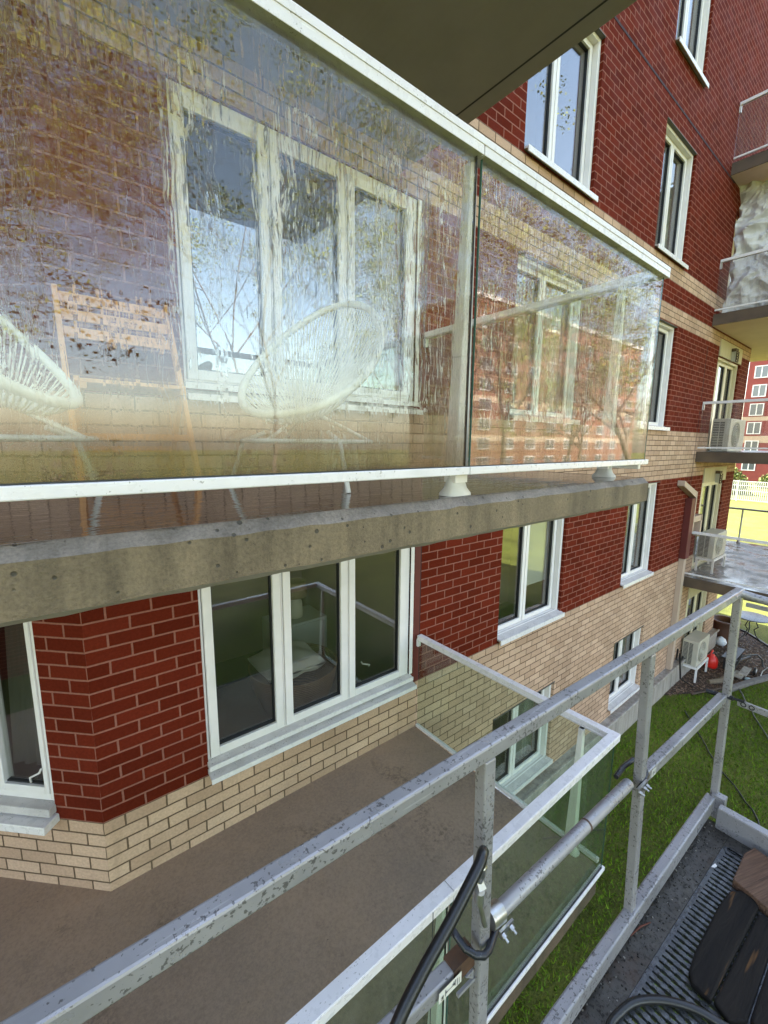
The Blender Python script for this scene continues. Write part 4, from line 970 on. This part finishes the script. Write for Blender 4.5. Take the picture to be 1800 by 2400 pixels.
while u < 1.92:     # bars between slots, each pressed up at its rim, slot edge serrated
    w_ = .0125
    for j in range(14):
        n1 = .352-j*.014; n0 = n1-.014; e = .0012*(1 if j % 2 else -1)
        b.obox(W(u+e, n0, -1.541), UA*(w_-e*2), NA*.014, Vector((0, 0, .0125)))
    u += .0225
sbox(b, 1.915, 1.925, .1, .352, -1.541, -1.5285); sbox(b, .5, 1.925, .255, .262, -1.56, -1.541); sbox(b, .5, 1.925, .14, .156, -1.545, -1.5290)
obj('deck_grating', b, M['slot'], scf)
# little triangular brace at the first post
b = MB(); b.obox(W(.5245, .45, -1.068), UA*.048, NA*.006, Vector((0, 0, .007))); b.prism([W(.545, .451, -1.038), W(.568, .451, -1.038), W(.568, .451, -1.06)], NA*.004); obj('corner_brace', b, M['galv'], scf)
# clamps
def ub(b, pts, r_): b.tube([W(*p) for p in pts], r_, 10)
def clamp(u0, s=1):
    b = MB()
    if s == 1: ub(b, [(u0-.028, .500, -.958), (u0-.034, .482, -.955), (u0-.034, .470, -.958), (u0-.031, .452, -.966), (u0-.020, .436, -.972), (u0-.004, .4285, -.978), (u0+.012, .430, -.980), (u0+.050, .446, -.985), (u0+.068, .452, -.985)], .0072)
    else: ub(b, [(u0-.075, .487, -.955), (u0-.02, .492, -.952), (u0+.04, .490, -.954), (u0+.052, .476, -.96), (u0+.050, .460, -.968), (u0+.035, .446, -.974), (u0+.0, .440, -.980), (u0-.03, .441, -.984)], .0072)
    k = obj('clamp', b, M['blacksteel'], scf)
    b = MB()
    if s == 1:
        b.tube([W(u0+.045, .462, -.968), W(u0+.082, .462, -.973)], .0215, 14); sbox(b, u0+.058, u0+.10, .437, .442, -1.0, -.984); 
        for q in (.064, .09): b.tube([W(u0+q, .437, -.992), W(u0+q, .430, -.994)], .006, 6); b.tube([W(u0+q, .430, -.994), W(u0+q, .422, -.996)], .003, 6)
    else:
        sbox(b, u0-.05, u0+.012, .434, .440, -.998, -.972)
        for q in (-.04, -.012, .004): b.tube([W(u0+q, .434, -.985), W(u0+q, .427, -.986)], .0055, 6); b.tube([W(u0+q, .427, -.986), W(u0+q, .420, -.987)], .003, 6)
    obj('bolt_plate', b, M['zinc'], k)
clamp(.572, 1); clamp(1.285, 2)
# sticker with a pictogram arrow
b = MB(); z_ = -1.008
b.add([W(.470, .4495, -1.006), W(.470, .4495, -1.031), W(.530, .4495, -1.031), W(.530, .4495, -1.006)], [(0, 1, 2, 3)]); st_ = obj('sticker', b, mat('white_sticker', (.7, .68, .62), .5), scf)
b = MB(); y_ = .4488
def sq(u0, u1, z0, z1): b.add([W(u0, y_, z1), W(u0, y_, z0), W(u1, y_, z0), W(u1, y_, z1)], [(0, 1, 2, 3)])
sq(.487, .512, -1.0195, -1.0182); sq(.486, .4875, -1.026, -1.011); sq(.512, .5135, -1.024, -1.010); sq(.476, .481, -1.027, -1.0255); sq(.480, .4815, -1.027, -1.018); b.add([W(.475, y_, -1.0215), W(.4805, y_, -1.0245), W(.4805, y_, -1.0185)], [(0, 1, 2)]); sq(.505, .509, -1.0165, -1.015); sq(.508, .5095, -1.0165, -1.011); sq(.518, .5195, -1.028, -1.012); sq(.5235, .5245, -1.028, -1.014)
b.add([W(.4885, y_, -1.0215), W(.4885, y_, -1.0160), W(.493, y_, -1.0188)], [(0, 1, 2)]); b.add([W(.511, y_, -1.0215), W(.511, y_, -1.0160), W(.5065, y_, -1.0188)], [(0, 1, 2)])
obj('sticker_print', b, M['dark'], st_)
b = MB(); b.add([W(1.372, .4515, -.990), W(1.372, .4515, -1.016), W(1.402, .4512, -1.016), W(1.402, .4512, -.990)], [(0, 1, 2, 3)]); st_ = obj('sticker', b, mat('worn_sticker', (.55, .54, .50), .5), scf)
b = MB(); y_ = .4505; sq(1.378, 1.396, -1.004, -1.0025); sq(1.380, 1.3825, -1.012, -.996); sq(1.392, 1.394, -1.010, -.995); obj('sticker_print', b, M['dark'], st_)
# hose
hs = thing('air_hose', 'thick black rubber hose looping over the scaffold post with steel coupling', 'hose', tuple(W(.4, .4, -.8)))
b = MB()
pts = [(.18, .36, -.99), (.25, .375, -.925), (.318, .385, -.838), (.372, .392, -.80), (.435, .398, -.765), (.488, .405, -.735), (.520, .412, -.722), (.536, .42, -.720), (.552, .43, -.735), (.557, .436, -.750)]
# smooth
def smooth(p, n_=6):
    o = []
    for i in range(len(p)-1):
        p0, p1, p2, p3 = [Vector(p[max(0, min(len(p)-1, i+k))]) for k in (-1, 0, 1, 2)]
        for j in range(n_):
            t_ = j/n_; o.append(.5*((2*p1)+(-p0+p2)*t_+(2*p0-5*p1+4*p2-p3)*t_*t_+(-p0+3*p1-3*p2+p3)*t_**3))
    return o+[Vector(p[-1])]
b.tube([W(*q) for q in smooth(pts)], .0098, 14); obj('hose', b, M['rubber'], hs)
b = MB(); P1, P2 = Vector(W(.5575, .436, -.750)), Vector(W(.5600, .442, -.815))
def lp(k): return P1*(1-k)+P2*k
b.tube([lp(0), lp(.04), lp(.05), lp(.38), lp(.39), lp(.45), lp(.46), lp(.74), lp(.8), lp(1)], [.0085, .0100, .0092, .0092, .0105, .0105, .009, .0095, .0075, .006], 14); obj('crimp_fitting', b, M['zinc'], hs)
b = MB(); b.add([W(.560, .440, -.800), W(.574, .436, -.836), W(.560, .440, -.842), W(.552, .442, -.81)], [(0, 1, 2, 3)]); obj('hose_tag', b, M['frame'], hs)
b = MB(); b.tube([W(.561, .441, -.838), W(.561, .441, -.862)], .0095, 12); b.tube([W(.561, .441, -.862), W(.564, .44, -.875), W(.575, .436, -.92)], [.005, .0055, .0055], 8); obj('swivel', b, M['zinc'], hs)
b = MB(); pts = [(.80, .10, -1.505), (.86, .25, -1.515), (.94, .335, -1.515), (1.02, .362, -1.515), (1.075, .360, -1.515), (1.135, .345, -1.515), (1.195, .306, -1.515), (1.245, .25, -1.515), (1.27, .19, -1.515), (1.29, .10, -1.515), (1.29, -.1, -1.515)]
b.tube([W(*q) for q in smooth(pts)], .0105, 12); tag(obj('rubber_hose', b, M['rubber']), 'thin black hose curving across the slotted deck, bottom right', 'hose')
# thin wire
b = MB(); b.tube([W(.498, .50, -.90), W(.500, .50, -1.2)], .0009, 5); tag(obj('wire', b, M['dark']), 'thin dark wire hanging behind the mid rail, left of the first post', 'wire')
# planks
def woodmat(name, ca, cb, sc_=(3, 60, 60), worn=None):
    m_ = mat(name, rough=.9 if worn else .75, spec=.15 if worn else .3); t = NT(m_); tc = t.n('TexCoord'); rot = t.n('Mapping'); rot.inputs['Rotation'].default_value = (0, 0, -sa_-(1.25 if worn is None else 0)); rot.inputs['Scale'].default_value = (1, 1, 1)
    t.l(tc.outputs['Object'], rot.inputs[0]); mp = t.n('Mapping'); mp.inputs['Scale'].default_value = sc_; t.l(rot.outputs[0], mp.inputs[0])
    g_ = t.noise(mp.outputs[0], 2.2, 6, .7, .6); c = t.mix(t.ramp(g_, [(.3, 0.), (.7, 1.)]), ca, cb); c = t.mix(t.ramp(g_, [(.30, 1.), (.36, 0.)]), c, (.008, .006, .005))
    if worn:
        k = t.noise(mp.outputs[0], .9, 3, .5); c = t.mix(t.ramp(k, [(.66, 0.), (.73, 1.)]), c, worn)
    t.col(c); t.nor(t.bump(g_, .7, .006)); return m_
b = MB()
poly = [(1.755, .296), (1.916, .299), (2.02, .262), (2.02, -.3), (1.56, -.3), (1.735, .192)]
poly = [(1.752, .294), (1.905, .300), (1.965, .285), (1.85, -.25), (1.60, -.25)]
b.prism([W(u_, n_, -1.5280) for u_, n_ in poly], Vector((0, 0, .034)))
pk = recalc(obj('plank', b, woodmat('weathered_wood', (.06, .032, .02), (.19, .105, .065), (90, 3, 60)), bevel=.003)); tag(pk, 'weathered brown wooden plank with frayed grain at the right edge of the deck', 'plank')
def board(poly, z, h_, label, mt):
    b = MB(); b.prism([W(u_, n_, z) for u_, n_ in poly], Vector((0, 0, h_))); o_ = recalc(obj('board', b, mt, bevel=.006)); tag(o_, label, 'board', 'black boards lying on the deck'); return o_
blk = woodmat('black_stained_board', (.010, .009, .009), (.022, .018, .015), (2.2, 24, 24), (.27, .13, .045))
board([(1.70, .291), (1.62, .296), (1.40, .293), (1.33, .285), (1.305, .270), (1.30, .222), (1.722, .214), (1.745, .235), (1.74, .27)], -1.528, .022, 'black-stained board with rounded end and worn tan streaks', blk)
board([(1.31, .219), (1.70, .211), (1.71, .160), (1.33, .150), (1.29, .18)], -1.528, .018, 'black board behind the rounded one, with a narrow crack beside it', blk)
board([(1.34, .147), (1.71, .155), (1.66, -.10), (1.30, -.10)], -1.528, .020, 'black board nearest the bottom right corner', blk)
# crumbs, twig on deck
random.seed(8); b = MB()
for i in range(420):
    u_ = random.uniform(.9, 2.0); n_ = random.choice((random.gauss(.432, .008), random.uniform(.37, .435))); s_ = random.uniform(.0012, .004)
    b.obox(W(u_, n_, -1.53), UA*s_, NA*s_*random.uniform(.5, 1.5), Vector((0, 0, s_*.7)), random.choice((0, 0, 0, 0, 1)))
tag(obj('debris', b, [mat('dark_crumbs', (.02, .016, .012), .9), mat('grey_crumbs', (.25, .23, .20), .9)]), 'dark crumbs and grit scattered over the steel deck edge', 'debris', kind='stuff')
b = MB(); b.tube([W(1.30, .432, -1.525), W(1.35, .425, -1.522), W(1.395, .412, -1.526)], [.002, .003, .0015], 6); tag(obj('twig', b, mat('reddish_twig', (.11, .03, .015), .8)), 'small reddish brown twig lying on the steel deck', 'twig')
b = MB(); b.prism([W(1.78, .362, -1.5285), W(1.805, .358, -1.5285), W(1.80, .350, -1.5285), W(1.785, .353, -1.5285)], Vector((0, 0, .003))); tag(recalc(obj('paper_scrap', b, M['frame'])), 'tiny white scrap on the edge of the slotted deck', 'scrap')
